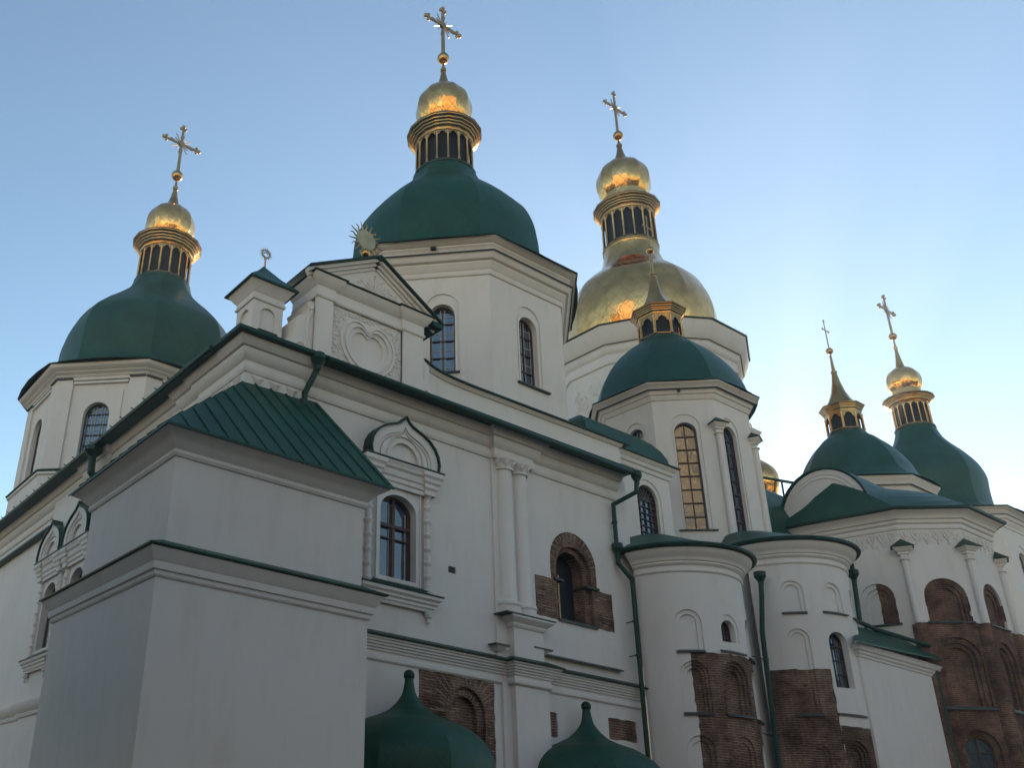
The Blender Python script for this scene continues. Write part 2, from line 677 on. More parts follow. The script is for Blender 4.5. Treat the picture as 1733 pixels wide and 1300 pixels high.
def window(parent, Fm, uc, z0, w, ztop, depth, cols, rows, rise=None, fr=0.06, bar=0.03, mfr='frame_brown', inner=False, glassm='glass', fan=False, icols=None):
    """window = frame mesh with its pane as a child"""
    mb = MB()
    o = arch(uc, z0, w, ztop, rise, 20)
    i_ = arch(uc, z0 + fr, w - 2 * fr, ztop - fr, (rise - fr) if rise else None, 20)
    n = len(o)
    d0, d1 = depth - 0.05, depth + 0.05
    for k in range(n):
        j = (k + 1) % n
        mb.poly([Fm(*o[k], d0), Fm(*o[j], d0), Fm(*i_[j], d0), Fm(*i_[k], d0)])
        mb.poly([Fm(*i_[k], d0), Fm(*i_[j], d0), Fm(*i_[j], d1), Fm(*i_[k], d1)])
    rs = w / 2 if rise is None else rise

    def top_at(u):
        t = max(0.0, 1 - ((u - uc) / (w / 2)) ** 2)
        return ztop - rs + rs * sqrt(t) - 0.01

    def half_at(z):
        zz = z - (ztop - rs)
        return w / 2 - 0.01 if zz <= 0 else (w / 2) * sqrt(max(0, 1 - (zz / rs) ** 2)) - 0.01
    zs = ztop - rs
    for c in range(1, cols):
        u = uc - w / 2 + w * c / cols
        fbox(mb, Fm, u - bar / 2, u + bar / 2, z0, zs if fan else top_at(u), depth - 0.03, depth + 0.02)
    for r in range(1, rows):
        z = z0 + ((zs - z0) if fan else (ztop - z0)) * r / (rows if not fan else rows - 1)
        if fan and r == rows:
            break
        h = half_at(z)
        fbox(mb, Fm, uc - h, uc + h, z - bar / 2, z + bar / 2, depth - 0.032, depth + 0.018)
    if fan:
        for k in range(1, 8):
            a = pi * k / 8
            mb.bar(Fm(uc, zs, depth), Fm(uc + w / 2 * cos(a), zs + rs * sin(a), depth), bar, 0.04)
        q = [(uc + w / 4 * cos(pi * k / 10), zs + rs / 2 * sin(pi * k / 10)) for k in range(11)]
        for a, b in zip(q, q[1:]):
            mb.bar(Fm(*a, depth), Fm(*b, depth), bar, 0.04)
    wf = mb.build('window', M[mfr], parent)
    pm = MB()
    pm.poly([Fm(*p, depth + 0.03) for p in arch(uc, z0, w, ztop, rise, 20)], arch(uc, z0, w, ztop, rise, 20))
    pm.build('pane', M[glassm], wf)
    if inner:
        im = MB()
        dd = depth + 0.026
        ic = icols or cols
        for c in range(ic):
            a = uc - w / 2 + w * c / ic
            b = a + w / ic
            for (p, q) in ((a + fr, a + fr + 0.045), (b - fr - 0.045, b - fr)):
                fbox(im, Fm, p, q, z0 + 0.02, min(top_at(p), top_at(q)) - 0.05, dd - 0.014, dd)
        for r in range(rows):
            z = z0 + (ztop - z0) * (r + 0.42) / rows
            h = half_at(z) - fr
            if h > 0.05:
                fbox(im, Fm, uc - h, uc + h, z, z + 0.035, dd - 0.011, dd)
        im.build('inner_sash', M['frame_pale'], wf)
    return wf


def oct_pts(cx, cy, ap, n=8, rot=0.0):
    R = ap / cos(pi / n)
    return [(cx + R * cos(rad(rot) + 2 * pi * (k - 0.5) / n), cy + R * sin(rad(rot) + 2 * pi * (k - 0.5) / n)) for k in range(n)]


def facet_frame(cx, cy, ap, deg):
    a = rad(deg)
    ox, oy = cx + ap * cos(a), cy + ap * sin(a)
    # u runs left to right seen from outside
    return plane_frame(ox, oy, -sin(a), cos(a))


def scrolls(mb, Fm, region, n, seed, r0=0.05, r1=0.2, th=0.022):
    """raised stucco scrollwork: little spirals and leaves"""
    rng = random.Random(seed)
    us = [p[0] for p in region]
    zs = [p[1] for p in region]
    done = 0
    tries = 0
    while done < n and tries < n * 30:
        tries += 1
        u, z = rng.uniform(min(us), max(us)), rng.uniform(min(zs), max(zs))
        if not inside((u, z), region):
            continue
        R = rng.uniform(r0, r1)
        if not all(inside((u + R * a, z + R * b), region) for a, b in ((1, 0), (-1, 0), (0, 1), (0, -1))):
            continue
        a0 = rng.uniform(0, 2 * pi)
        s = rng.choice((-1, 1))
        if rng.random() < 0.6:
            pts = []
            rr = []
            for k in range(15):
                t = k / 14
                a = a0 + s * t * 3.6 * pi / 1.4
                q = R * (1 - 0.85 * t)
                pts.append(Fm(u + q * cos(a), z + q * sin(a), -0.002))
                rr.append(th * (0.6 + 0.6 * t))
            mb.tube(pts, rr, 5)
        else:
            pts = []
            rr = []
            for k in range(8):
                t = k / 7
                a = a0 + s * t * 0.9
                pts.append(Fm(u + R * (2 * t - 1) * cos(a), z + R * (2 * t - 1) * sin(a), -0.002))
                rr.append(th * (0.25 + 1.3 * sin(pi * min(1, t * 0.95 + 0.02))))
            mb.tube(pts, rr, 5)
        done += 1


# ================================================================== GROUND
def ground_mat():
    m, nt, b = mat('courtyard_paving')
    tc = N(nt, 'ShaderNodeTexCoord')
    bt = N(nt, 'ShaderNodeTexBrick')
    bt.inputs['Scale'].default_value = 1.0
    bt.inputs['Brick Width'].default_value = 0.6
    bt.inputs['Row Height'].default_value = 0.4
    bt.inputs['Mortar Size'].default_value = 0.012
    bt.inputs['Color1'].default_value = (0.15, 0.14, 0.13, 1)
    bt.inputs['Color2'].default_value = (0.10, 0.095, 0.09, 1)
    bt.inputs['Mortar'].default_value = (0.06, 0.06, 0.055, 1)
    nt.links.new(tc.outputs['Object'], bt.inputs['Vector'])
    n = noise(nt, tc.outputs['Object'], 0.3, 5)
    r = ramp(nt, [(0.3, (0.7, 0.7, 0.7)), (0.7, (1.1, 1.1, 1.1))])
    nt.links.new(n.outputs[0], r.inputs[0])
    nt.links.new(mixc(nt, 1.0, bt.outputs[0], r.outputs[0], 'MULTIPLY'), b.inputs['Base Color'])
    b.inputs['Roughness'].default_value = 0.85
    return m


g = MB()
g.poly([(-900, -900, 0), (900, -900, 0), (900, 900, 0), (-900, 900, 0)])
go = g.build('ground', ground_mat())
tag(go, 'dark stone paving of the cathedral courtyard', 'ground', kind='structure')

# ================================================================== GALLERY (long two-storey front)
FY = 19.9
FF = plane_frame(0, FY, 1, 0)                     # u = world x
FS = plane_frame(10.5, 0, 0, -1)                  # side wall, u = -y
gal = thing('gallery_building', 'long white two-storey church gallery with green eaves, brick patches and arched windows', 'church', (18, 24, 0))

wall = MB()
brk = MB()
brk_low = MB()
brk_sm1 = MB()
brk_sm2 = MB()
levels = [
    (arch(15.7, 8.62, 1.30, 11.1, 0.5, 16), 0.30, True),
    # brick niche window: stepped arch
    (arch(22.96, 8.6, 1.62, 11.12, None, 18), 0.14),
    (arch(22.92, 8.6, 1.26, 10.95, None, 18), 0.62, True),
    # low blind brick arch
    (arch(18.2, 3.2, 1.48, 6.0, None, 18), 0.12),
    (arch(18.2, 3.2, 1.02, 5.76, None, 18), 0.26),
    (rect(17.6, 17.89, 9.2, 9.4), 0.04, True),
]
niche_patch = [(21.0, 8.58), (24.71, 8.58), (24.71, 9.85)]
niche_patch += [(22.95 + 1.07 * cos(pi * k / 18), 10.53 + 1.07 * sin(pi * k / 18)) for k in range(19)]
niche_patch += [(21.88, 9.85), (21.0, 9.85)]
niche_patch = [(21.0, 8.58), (24.71, 8.58), (24.71, 9.85), (24.02, 9.85)] + niche_patch[3:]
patches = [(niche_patch, brk, 0.02), (rect(16.49, 19.28, 0.8, 6.26), brk_low, 0.02),
           (rect(21.28, 21.8, 5.03, 5.72), brk_sm1, 0.05), (rect(24.04, 25.36, 5.23, 5.86), brk_sm2, 0.05)]
surface(FF, rect(10.5, 25.9, 0, 14.2), levels, wall, patches)
wall.build('wall', M['plaster'], gal, flat=True)
brk.build('brick_patch', M['brick'], gal, flat=True)['label'] = 'bare brick patch around the arched niche window'
brk_low.build('brick_patch', M['brick'], gal, flat=True)['label'] = 'tall bare brick patch with a blind arch'
brk_sm1.build('brick_patch', M['brick'], gal)['label'] = 'small upright bare brick patch'
brk_sm2.build('brick_patch', M['brick'], gal)['label'] = 'small wide bare brick patch'
M['mortar'] = simple('pale_lime_mortar', (0.40, 0.29, 0.215), 0.95)


def voussoirs(parent, Fm, uc, zc, r0, r1, n, seed, d=0.012, rows=None):
    """radial mortar joints round an arch and short bed joints in its blind field"""
    rng = random.Random(seed)
    v = MB()
    for k in range(n):
        a = pi * (k + .5 + rng.uniform(-.25, .25)) / n
        ra, rb = r0 + rng.uniform(0, .06), r1 - rng.uniform(0, .25) * (r1 - r0)
        if rng.random() < .25:
            rb = r1 + rng.uniform(.05, .3)
        v.bar(Fm(uc + ra * cos(a), zc + ra * sin(a), d), Fm(uc + rb * cos(a), zc + rb * sin(a), d), .022, .02)
    for (u0, u1, z0_, z1_, m_, dd) in rows or []:
        for k in range(m_):
            z = z0_ + (z1_ - z0_) * (k + rng.uniform(.1, .9)) / m_
            a = rng.uniform(u0, u0 + (u1 - u0) * .5)
            b_ = min(u1, a + rng.uniform(.2, .7) * (u1 - u0))
            v.bar(Fm(a, z, dd), Fm(b_, z + rng.uniform(-.015, .015), dd), .02, .022)
    o = v.build('mortar_joint', M['mortar'], parent)
    o['kind'] = 'stuff'
    return o


voussoirs(gal, FF, 18.2, 5.26, .78, 1.12, 17, 5, .015, [(17.75, 18.65, 4.3, 5.5, 7, .275), (16.6, 17.4, 4.6, 6.1, 5, .015), (18.96, 19.25, 4.2, 5.6, 6, .015)])
voussoirs(gal, FF, 18.2, 5.25, .53, .72, 13, 6, .135)
voussoirs(gal, FF, 22.95, 10.53, .84, 1.05, 15, 7, .015, [(21.05, 22.1, 8.65, 9.8, 5, .015), (23.85, 24.65, 8.65, 9.8, 5, .015)])
# niche window inside
nb = MB()
fbox(nb, FF, 22.2, 23.7, 8.4, 11.2, 0.62, 0.7)
nb.build('niche_back', M['dark'], gal)
for q in ((22.02, 22.42, 9.84, 9.92, -0.05, 0.55), (23.48, 24.06, 9.84, 9.92, -0.06, 0.5), (22.1, 23.85, 8.54, 8.62, -0.07, 0.3)):
    nl = MB()
    fbox(nl, FF, *q)
    nl.build('niche_ledge', M['flashing'], gal)
nw = MB()
for u in (22.33, 22.62):
    fbox(nw, FF, u, u + 0.05, 8.62, 10.2, 0.4, 0.47)
for z in (8.62, 9.3, 10.0):
    fbox(nw, FF, 22.3, 22.66, z, z + 0.05, 0.4, 0.46)
nwo = nw.build('niche_window', M['iron'], gal)
np_ = MB()
fbox(np_, FF, 22.3, 22.66, 8.64, 10.0, 0.43, 0.44)
np_.build('pane', M['glass'], nwo)
vt = MB()
fbox(vt, FF, 17.6, 17.89, 9.2, 9.4, 0.035, 0.06)
for k in range(4):
    fbox(vt, FF, 17.61 + k * 0.075, 17.63 + k * 0.075, 9.21, 9.39, 0.0, 0.04)
vt.build('vent', M['vent'], gal)

# side wall
sw = MB()
FS2 = plane_frame(10.32, 0, 0, -1)
surface(FS2, rect(-35.2, -19.9, 0, 14.2), [(arch(-33.8, 7.7, 1.3, 10.18, 0.5), 0.3, True), (arch(-31.0, 7.7, 1.3, 10.18, 0.5), 0.3, True)], sw)
sw.poly([(10.32, 35.2, 0), (10.32, 35.2, 14.2), (10.6, 35.2, 14.2), (10.6, 35.2, 0)])
sw.poly([FS(-46, 0), FS(-35.2, 0), FS(-35.2, 14.2), FS(-46, 14.2)])
sw.build('side_wall', M['plaster'], gal, flat=True)
sl = MB()
ledge(sl, FS, -46, -35.1, 12.75, 0.32, 0.07)
sl.build('side_flashing', M['green'], gal)

# cornice with breaks
cor_path = [(10.5, 46), (10.5, 31.5), (10.36, 31.5), (10.36, 29.4), (10.5, 29.4), (10.5, 23.6), (10.36, 23.6), (10.36, 22.4), (10.28, 22.4), (10.28, 19.7), (12.1, 19.7), (12.1, 19.9), (19.45, 19.9), (19.45, 19.74), (21.08, 19.74), (21.08, 19.9), (25.35, 19.9)]
cor_prof = [(0, 13.28), (0.05, 13.28), (0.09, 13.34), (0.10, 13.42), (0.09, 13.48), (0.05, 13.52), (0.05, 13.62), (0.12, 13.66), (0.20, 13.76), (0.23, 13.86),
            (0.23, 13.93), (0.30, 13.95), (0.36, 14.02), (0.42, 14.1), (0.45, 14.16), (0.0, 14.16)]
c = MB()
c.sweep(cor_path, cor_prof)
c.build('cornice', M['plaster'], gal)
ev = MB()
eave_path = [(10.28, 46), (10.28, 19.7), (25.5, 19.7)]
ev.sweep(eave_path, [(0.1, 14.165), (0.6, 14.165), (0.62, 14.19), (0.62, 14.29), (0.45, 14.33), (-0.3, 14.5)])
ev.build('eave', M['green'], gal)
gt = MB()
gt.tube([(12.5, 19.05, 14.17), (25.45, 19.08, 14.1)], 0.085, 10)
for k in range(22):
    x = 12.9 + k * 0.58
    gt.bar((x, 19.25, 14.28), (x, 19.03, 14.14), 0.025, 0.02)
gt.build('gutter', M['green'], gal)
gs = MB()
gs.tube([(9.63, 46, 14.2), (9.63, 20.6, 14.2)], 0.085, 8)
for k in range(24):
    y = 21.5 + k * 0.9
    gs.bar((9.75, y, 14.26), (9.52, y, 14.33), 0.025, 0.03)
gs.build('gutter', M['green'], gal)
# corner frieze block with diamond-cut triangles under the cornice
cf = MB()
cpath = [(10.28, 22.4), (10.28, 19.7), (12.1, 19.7)]
cf.sweep(cpath, [(0, 12.6), (0.02, 12.6), (0.02, 13.28), (0, 13.28)])
for k in range(3):
    x0 = 10.45 + k * 0.55
    a = [(x0, 19.67, 13.22), (x0 + 0.42, 19.67, 13.22), (x0 + 0.21, 19.67, 12.92)]
    ap = (x0 + 0.21, 19.55, 13.1)
    for i in range(3):
        cf.poly([a[i], a[(i + 1) % 3], ap])
for k in range(4):
    y0 = 19.9 + k * 0.6
    a = [(10.25, y0, 13.22), (10.25, y0 + 0.42, 13.22), (10.25, y0 + 0.21, 12.92)]
    ap = (10.13, y0 + 0.21, 13.1)
    for i in range(3):
        cf.poly([a[i], a[(i + 1) % 3], ap])
cf.sweep(cpath, [(0, 12.84), (0.06, 12.84), (0.06, 12.9), (0, 12.9)])
cf.build('corner_capital', M['plaster'], gal)

# lean-to roof up to the attic and main roof
rf = MB()
rf.slab([(9.85, 19.27, 14.3), (25.6, 19.27, 14.3), (25.6, 20.4, 14.95), (10.9, 20.4, 14.95)], 0.04)
rf.slab([(9.85, 46, 14.3), (9.85, 19.27, 14.3), (10.9, 20.4, 14.95), (12.5, 46, 15.4)], 0.04)
rf.slab([(10.9, 20.4, 14.95), (26.2, 20.4, 14.95), (26.2, 46, 15.4), (12.5, 46, 15.4)], 0.04)
rf.build('roof', M['green_roof'], gal)

# attic wall with flared left end and sloping coping
att = MB()
prof_att = [(16.4, 16.05), (16.97, 16.06), (17.2, 15.97), (17.5, 15.9), (18.1, 15.84), (18.9, 15.82), (26.25, 15.86)]
pl = [(16.4, 13.5), (26.25, 13.5)] + [(x, z - 0.08) for x, z in reversed(prof_att)]
FA = plane_frame(0, 20.25, 1, 0)
FA2 = plane_frame(0, 20.75, 1, 0)
att.poly([FA(*p) for p in pl])
att.poly([FA2(*p) for p in reversed(pl)])
for a, b in zip(pl, pl[1:] + pl[:1]):
    att.poly([FA(*a), FA2(*a), FA2(*b), FA(*b)])
att.build('attic_wall', M['plaster'], gal)
ac = MB()
am = MB()
cp = [(16.85, 16.1)] + prof_att[1:-1] + [(26.6, 15.87)]
for (xa, za), (xb, zb) in zip(cp, cp[1:]):
    ac.hexa([(xa, 20.02, za - 0.05), (xb, 20.02, zb - 0.05), (xb, 20.95, zb - 0.02), (xa, 20.95, za - 0.02)],
            [(xa, 20.02, za), (xb, 20.02, zb), (xb, 20.6, zb + 0.16), (xa, 20.6, za + 0.16)])
    xb2 = min(xb, 26.3)
    am.hexa([(xa, 20.2, za - 0.16), (xb2, 20.2, zb - 0.16), (xb2, 20.3, zb - 0.16), (xa, 20.3, za - 0.16)],
            [(xa, 20.1, za - 0.06), (xb2, 20.1, zb - 0.06), (xb2, 20.3, zb - 0.06), (xa, 20.3, za - 0.06)])
ac.build('attic_coping', M['green'], gal)
am.build('attic_moulding', M['plaster'], gal)

# paired half columns on a pedestal
pr = MB()
pr.prism([(19.4, 19.9), (19.4, 19.84), (21.08, 19.84), (21.08, 19.9)], 7.0, 13.3)
pr.build('pilaster', M['plaster'], gal)
for cx_, r_ in ((19.9, 0.29), (20.58, 0.27)):
    p = MB()
    p.lathe(cx_, 19.87, [(8.3, r_ + 0.12), (8.55, r_ + 0.1), (8.6, r_ + 0.13), (8.68, r_ + 0.12), (8.72, r_ + 0.03), (8.78, r_), (12.95, r_ - 0.02)], 28, 0, 180, 360)
    po = p.build('half_column', M['plaster'], gal)
    q = MB()
    q.lathe(cx_, 19.87, [(12.93, r_ - 0.01), (12.95, r_ + 0.05), (13.0, r_ + 0.05), (13.02, r_ + 0.01), (13.12, r_ + 0.03), (13.26, r_ + 0.14), (13.3, r_ + 0.14)], 28, 0, 180, 360)
    for k in range(4):
        a = rad(200 + k * 47)
        q.tube([(cx_ + (r_ + 0.01) * cos(a), 19.87 + (r_ + 0.01) * sin(a), 13.02), (cx_ + (r_ + 0.09) * cos(a), 19.87 + (r_ + 0.09) * sin(a), 13.14),
                (cx_ + (r_ + 0.13) * cos(a + 0.15), 19.87 + (r_ + 0.13) * sin(a + 0.15), 13.26)], [0.02, 0.05, 0.02], 6)
    q.build('capital', M['plaster'], po)
pd = MB()
pd.box(19.85, 21.06, 19.6, 19.9, 6.9, 8.0)
pd.sweep([(19.85, 19.9), (19.85, 19.6), (21.06, 19.6), (21.06, 19.9)], [(0, 7.92), (0.05, 7.95), (0.09, 8.02), (0.09, 8.06), (0.17, 8.12), (0.25, 8.2), (0.25, 8.25), (0, 8.25)])
pd.box(19.62, 21.2, 19.64, 19.9, 8.25, 8.32)
pd.build('pedestal', M['plaster'], gal)
pf = MB()
pf.box(19.35, 21.38, 19.34, 19.9, 8.26, 8.3)
for a, b, z in ((19.1, 19.66, 7.32), (20.66, 21.45, 7.45)):
    pf.box(a, b, 19.58, 19.9, z, z + 0.04)
pf.hexa([(21.2, 19.72, 7.33), (24.78, 19.72, 7.33), (24.78, 19.9, 7.36), (21.2, 19.9, 7.36)], [(21.2, 19.72, 7.37), (24.78, 19.72, 7.37), (24.78, 19.9, 7.44), (21.2, 19.9, 7.44)])
pf.build('pedestal_flashing', M['flashing'], gal)
for a, b, z in ((19.2, 19.6, 7.2), (20.75, 21.35, 7.33)):
    ps = MB()
    ps.hexa([(a + .1, 19.75, z - .02), (b - .1, 19.75, z - .02), (b - .1, 19.9, z - .02), (a + .1, 19.9, z - .02)], [(a, 19.62, z + .12), (b, 19.62, z + .12), (b, 19.9, z + .12), (a, 19.9, z + .12)])
    ps.build('pedestal_shelf', M['plaster'], gal)
# pier below the string course
pp = MB()
pp.box(19.85, 21.2, 19.62, 19.9, 0, 6.4)
pp.box(19.55, 19.85, 19.82, 19.9, 0, 6.4)
pp.build('pier', M['plaster'], gal)
# string course
st = MB()
st_path = [(12.55, 19.9), (19.82, 19.9), (19.82, 19.6), (21.22, 19.6), (21.22, 19.9), (25.7, 19.9)]
st.sweep(st_path, [(0, 6.27), (0.03, 6.27), (0.07, 6.31), (0.08, 6.36), (0.07, 6.41), (0.03, 6.45), (0.03, 6.52), (0.08, 6.55), (0.08, 6.6), (0.13, 6.62), (0.13, 6.67), (0.18, 6.69),
                   (0.18, 6.74), (0.23, 6.76), (0.23, 6.81), (0.28, 6.83), (0.28, 6.88), (0, 6.88)])
st.build('string_course', M['plaster'], gal)
sf = MB()
sf.sweep(st_path, [(0, 6.885), (0.34, 6.885), (0.35, 6.92), (0.0, 7.08)])
sf.build('string_flashing', M['green'], gal)
sst = MB()
sst.sweep([(10.5, 46), (10.5, 35.2), (10.32, 35.2), (10.32, 22.9)], [(0, 5.35), (0.06, 5.38), (0.1, 5.45), (0.1, 5.5), (0.2, 5.6), (0.28, 5.75), (0.28, 5.85), (0, 5.95)])
sst.build('side_string_course', M['plaster'], gal)


def kokoshnik(parent, Fm, uc, base=8.62):
    """arched window in a carved stucco surround with an ogee hood"""
    dz = base - 8.62
    G = lambda u, z, d=0.0: Fm(u, z + dz, d)
    wf = window(parent, G, uc, 8.62, 1.30, 11.1, 0.26, 1, 1, 0.5, 0.07, 0.04)
    x = MB()
    fbox(x, G, uc - 0.035, uc + 0.035, 8.7, 11.05, 0.2, 0.28)
    fbox(x, G, uc - 0.6, uc + 0.6, 10.16, 10.26, 0.18, 0.28)
    for s in (-1, 1):
        fbox(x, G, uc + s * 0.3 - 0.27, uc + s * 0.3 + 0.27, 9.82, 9.86, 0.21, 0.27)
        for k in (0.06, 0.55):
            fbox(x, G, uc + s * k - 0.025, uc + s * k + 0.025, 8.7, 10.9, 0.23, 0.275)
    x.build('sash', M['frame_brown'], wf)
    y = MB()
    for s in (-1, 1):
        fbox(y, G, uc + s * 0.53 - 0.06, uc + s * 0.53 + 0.06, 8.66, 10.7, 0.27, 0.284)
        fbox(y, G, uc + s * 0.1 - 0.03, uc + s * 0.1 + 0.03, 8.66, 10.9, 0.27, 0.284)
    y.build('inner_sash', M['frame_pale'], wf)
    # surround
    s_ = MB()
    b = MB()
    surface(lambda u, z, d=0.0: G(u, z, d - 0.05), rect(uc - 0.93, uc + 0.93, 8.3, 11.5), [(arch(uc, 8.62, 1.30, 11.1, 0.5), 0.05, True)], s_)
    fbox(s_, G, uc - 0.97, uc - 0.93, 8.3, 11.5, -0.05, 0.0)
    fbox(s_, G, uc + 0.93, uc + 0.97, 8.3, 11.5, -0.05, 0.0)
    for sg in (-1, 1):
        a = uc + sg * 0.78
        fbox(s_, G, a - 0.015, a + 0.015, 8.35, 11.4, -0.08, -0.05)
    s_.build('surround', M['plaster'], wf)
    for sg in (-1, 1):
        uc2 = uc + sg * 1.06
        cmb = MB()
        p0 = Vector(G(uc2, 0, -0.04))
        prof = [(8.25 + dz, 0.12)]
        nb_ = 7
        for k in range(nb_):
            z = 8.35 + dz + k * (11.25 - 8.35) / nb_
            h = (11.25 - 8.35) / nb_
            prof += [(z, 0.09), (z + h * 0.12, 0.12), (z + h * 0.2, 0.138), (z + h * 0.3, 0.138), (z + h * 0.34, 0.1), (z + h * 0.42, 0.085), (z + h * 0.68, 0.108), (z + h * 0.92, 0.085)]
        prof += [(11.25 + dz, 0.12), (11.3 + dz, 0.16)]
        cmb.lathe(p0.x, p0.y, prof, 14)
        cmb.build('column', M['plaster'], wf)
    # lintel
    pa, pb, pc, pd_ = G(uc - 1.17, 0), G(uc - 1.17, 0, -0.14), G(uc + 1.17, 0, -0.14), G(uc + 1.17, 0)
    path = [p[:2] for p in (pa, pb, pc, pd_)]
    l = MB()
    l.sweep(path, [(-0.05, 11.28 + dz), (0.0, 11.28 + dz), (0.0, 11.4 + dz), (0.05, 11.44 + dz), (0.05, 11.55 + dz), (0.1, 11.6 + dz), (0.12, 11.7 + dz), (0.12, 11.76 + dz),
                   (0.19, 11.82 + dz), (0.2, 11.9 + dz), (0.24, 11.95 + dz), (0.24, 12.0 + dz), (-0.1, 12.0 + dz)])
    for sg in (-1, 1):
        pth = [G(uc + sg * 1.06 - 0.2, 0)[:2], G(uc + sg * 1.06 - 0.2, 0, -0.22)[:2], G(uc + sg * 1.06 + 0.2, 0, -0.22)[:2], G(uc + sg * 1.06 + 0.2, 0)[:2]]
        l.sweep(pth, [(0, 11.3 + dz), (0.0, 11.45 + dz), (0.06, 11.52 + dz), (0.06, 11.62 + dz), (0.12, 11.68 + dz), (0.13, 11.78 + dz), (0.19, 11.85 + dz), (0.19, 11.97 + dz), (0, 11.97 + dz)])
    l.build('lintel', M['plaster'], wf)
    lf = MB()
    fbox(lf, G, uc - 1.46, uc + 1.46, 12.005, 12.04, -0.42, 0.0)
    lf.build('lintel_flashing', M['flashing'], wf)
    # ogee hood
    half = [(1.20, 12.03), (1.235, 12.25), (1.19, 12.5), (1.07, 12.72), (0.88, 12.91), (0.66, 13.04), (0.43, 13.13), (0.24, 13.21), (0.1, 13.32), (0.0, 13.46)]
    og = lambda k, lift=0.0: [(uc + u * k, 12.03 + (z - 12.03) * k + lift) for u, z in half] + [(uc - u * k, 12.03 + (z - 12.03) * k + lift) for u, z in reversed(half[:-1])]
    Gh = lambda u, z, d=0.0: G(u, z, d - 0.34)
    hmb = MB()
    surface(Gh, og(1.0), [(og(0.8), 0.05), (og(0.74), 0.1), (og(0.7), 0.05), (arch(uc, 12.03, 1.46, 12.86, 0.8, 18), 0.11), (arch(uc, 12.03, 1.28, 12.75, 0.7, 18), 0.06), (arch(uc, 12.03, 1.12, 12.66, 0.62, 18), 0.16)], hmb)
    o = og(1.0)
    for a, b_ in zip(o, o[1:]):
        hmb.poly([Gh(*a), Gh(*b_), G(*b_, 0.05), G(*a, 0.05)])
    hmb.build('hood', M['plaster'], wf)
    hr = MB()
    o1, o2 = og(1.005), og(1.045)
    for i in range(len(o1) - 1):
        hr.hexa([G(*o1[i], -0.42), G(*o1[i + 1], -0.42), G(*o1[i + 1], 0.0), G(*o1[i], 0.0)],
                [G(*o2[i], -0.42), G(*o2[i + 1], -0.42), G(*o2[i + 1], 0.0), G(*o2[i], 0.0)])
    hr.build('hood_roof', M['green'], wf)
    # sill
    sl = MB()
    pth = [G(uc - 1.2, 0)[:2], G(uc - 1.2, 0, -0.12)[:2], G(uc + 1.2, 0, -0.12)[:2], G(uc + 1.2, 0)[:2]]
    sl.sweep(pth, [(-0.06, 7.85 + dz), (0.0, 7.85 + dz), (0.02, 7.92 + dz), (0.06, 7.95 + dz), (0.06, 8.02 + dz), (0.12, 8.06 + dz), (0.12, 8.12 + dz), (0.2, 8.18 + dz), (0.2, 8.27 + dz), (-0.06, 8.27 + dz)])
    for sg in (-1, 1):
        q = G(uc + sg * 1.06, 0, -0.1)
        sl.lathe(q[0], q[1], [(7.5 + dz, 0.01), (7.56 + dz, 0.06), (7.66 + dz, 0.05), (7.7 + dz, 0.1), (7.86 + dz, 0.13)], 10)
    sl.build('sill', M['plaster'], wf)
    sfm = MB()
    fbox(sfm, G, uc - 1.44, uc + 1.44, 8.275, 8.305, -0.36, 0.0)
    sfm.hexa([G(uc - 0.95, 8.38, -0.2), G(uc + 0.95, 8.38, -0.2), G(uc + 0.66, 8.5, 0.2), G(uc - 0.66, 8.5, 0.2)],
             [G(uc - 0.95, 8.43, -0.2), G(uc + 0.95, 8.43, -0.2), G(uc + 0.66, 8.63, 0.22), G(uc - 0.66, 8.63, 0.22)])
    sfm.build('sill_flashing', M['green'], wf)
    return wf


kokoshnik(gal, FF, 15.7)
kokoshnik(gal, FS2, -33.8, 7.7)
kokoshnik(gal, FS2, -31.0, 7.7)


# ================================================================== CORNER ANNEX (plain block with hipped lean-to roof)
ann = thing('corner_annex', 'plain white two-stage corner block with green seamed hip roof, nearest on the left', 'annex', (10, 18.5, 0))
a = MB()
a.prism([(7.25, 23.2), (7.25, 17.0), (12.58, 17.0), (12.58, 19.9), (10.5, 19.9), (10.5, 23.2)], 0, 7.0)
a.build('lower_wall', M['plaster'], ann)
a = MB()
a.prism([(7.42, 22.0), (7.42, 17.1), (12.45, 17.1), (12.45, 19.9), (10.5, 19.9), (10.5, 22.0)], 7.0, 9.75)
a.build('upper_wall', M['plaster'], ann)
lp = [(10.4, 23.2), (7.25, 23.2), (7.25, 17.0), (12.58, 17.0), (12.58, 19.9)]
a = MB()
a.sweep(lp, [(0, 6.46), (0.03, 6.46), (0.06, 6.5), (0.06, 6.58), (0.11, 6.6), (0.12, 6.68), (0.12, 6.75), (0.15, 6.78), (0.22, 6.9), (0.27, 6.98), (0.27, 7.02), (0, 7.02)])
a.build('lower_cornice', M['plaster'], ann)
a = MB()
a.sweep(lp, [(-0.25, 7.03), (0.34, 7.03), (0.35, 7.06), (-0.25, 7.34)])
a.build('ledge_roof', M['green_roof'], ann)
up = [(10.4, 22.0), (7.42, 22.0), (7.42, 17.1), (12.45, 17.1), (12.45, 19.9)]
a = MB()
a.sweep(up, [(0, 9.18), (0.04, 9.18), (0.08, 9.24), (0.06, 9.32), (0.1, 9.36), (0.2, 9.45), (0.28, 9.55), (0.42, 9.62), (0.46, 9.64), (0.46, 9.73), (0, 9.75)])
a.build('upper_cornice', M['plaster'], ann)
E0, E1, E2_, T0, T1_ = (6.92, 22.6, 9.7), (6.92, 16.58, 9.7), (12.98, 16.58, 9.7), (10.2, 19.62, 12.92), (12.72, 19.82, 13.15)
T2_ = (10.2, 22.6, 12.92)
a = MB()
a.slab([E1, E2_, T1_, T0], 0.06)
a.slab([E0, E1, T0, T2_], 0.06)


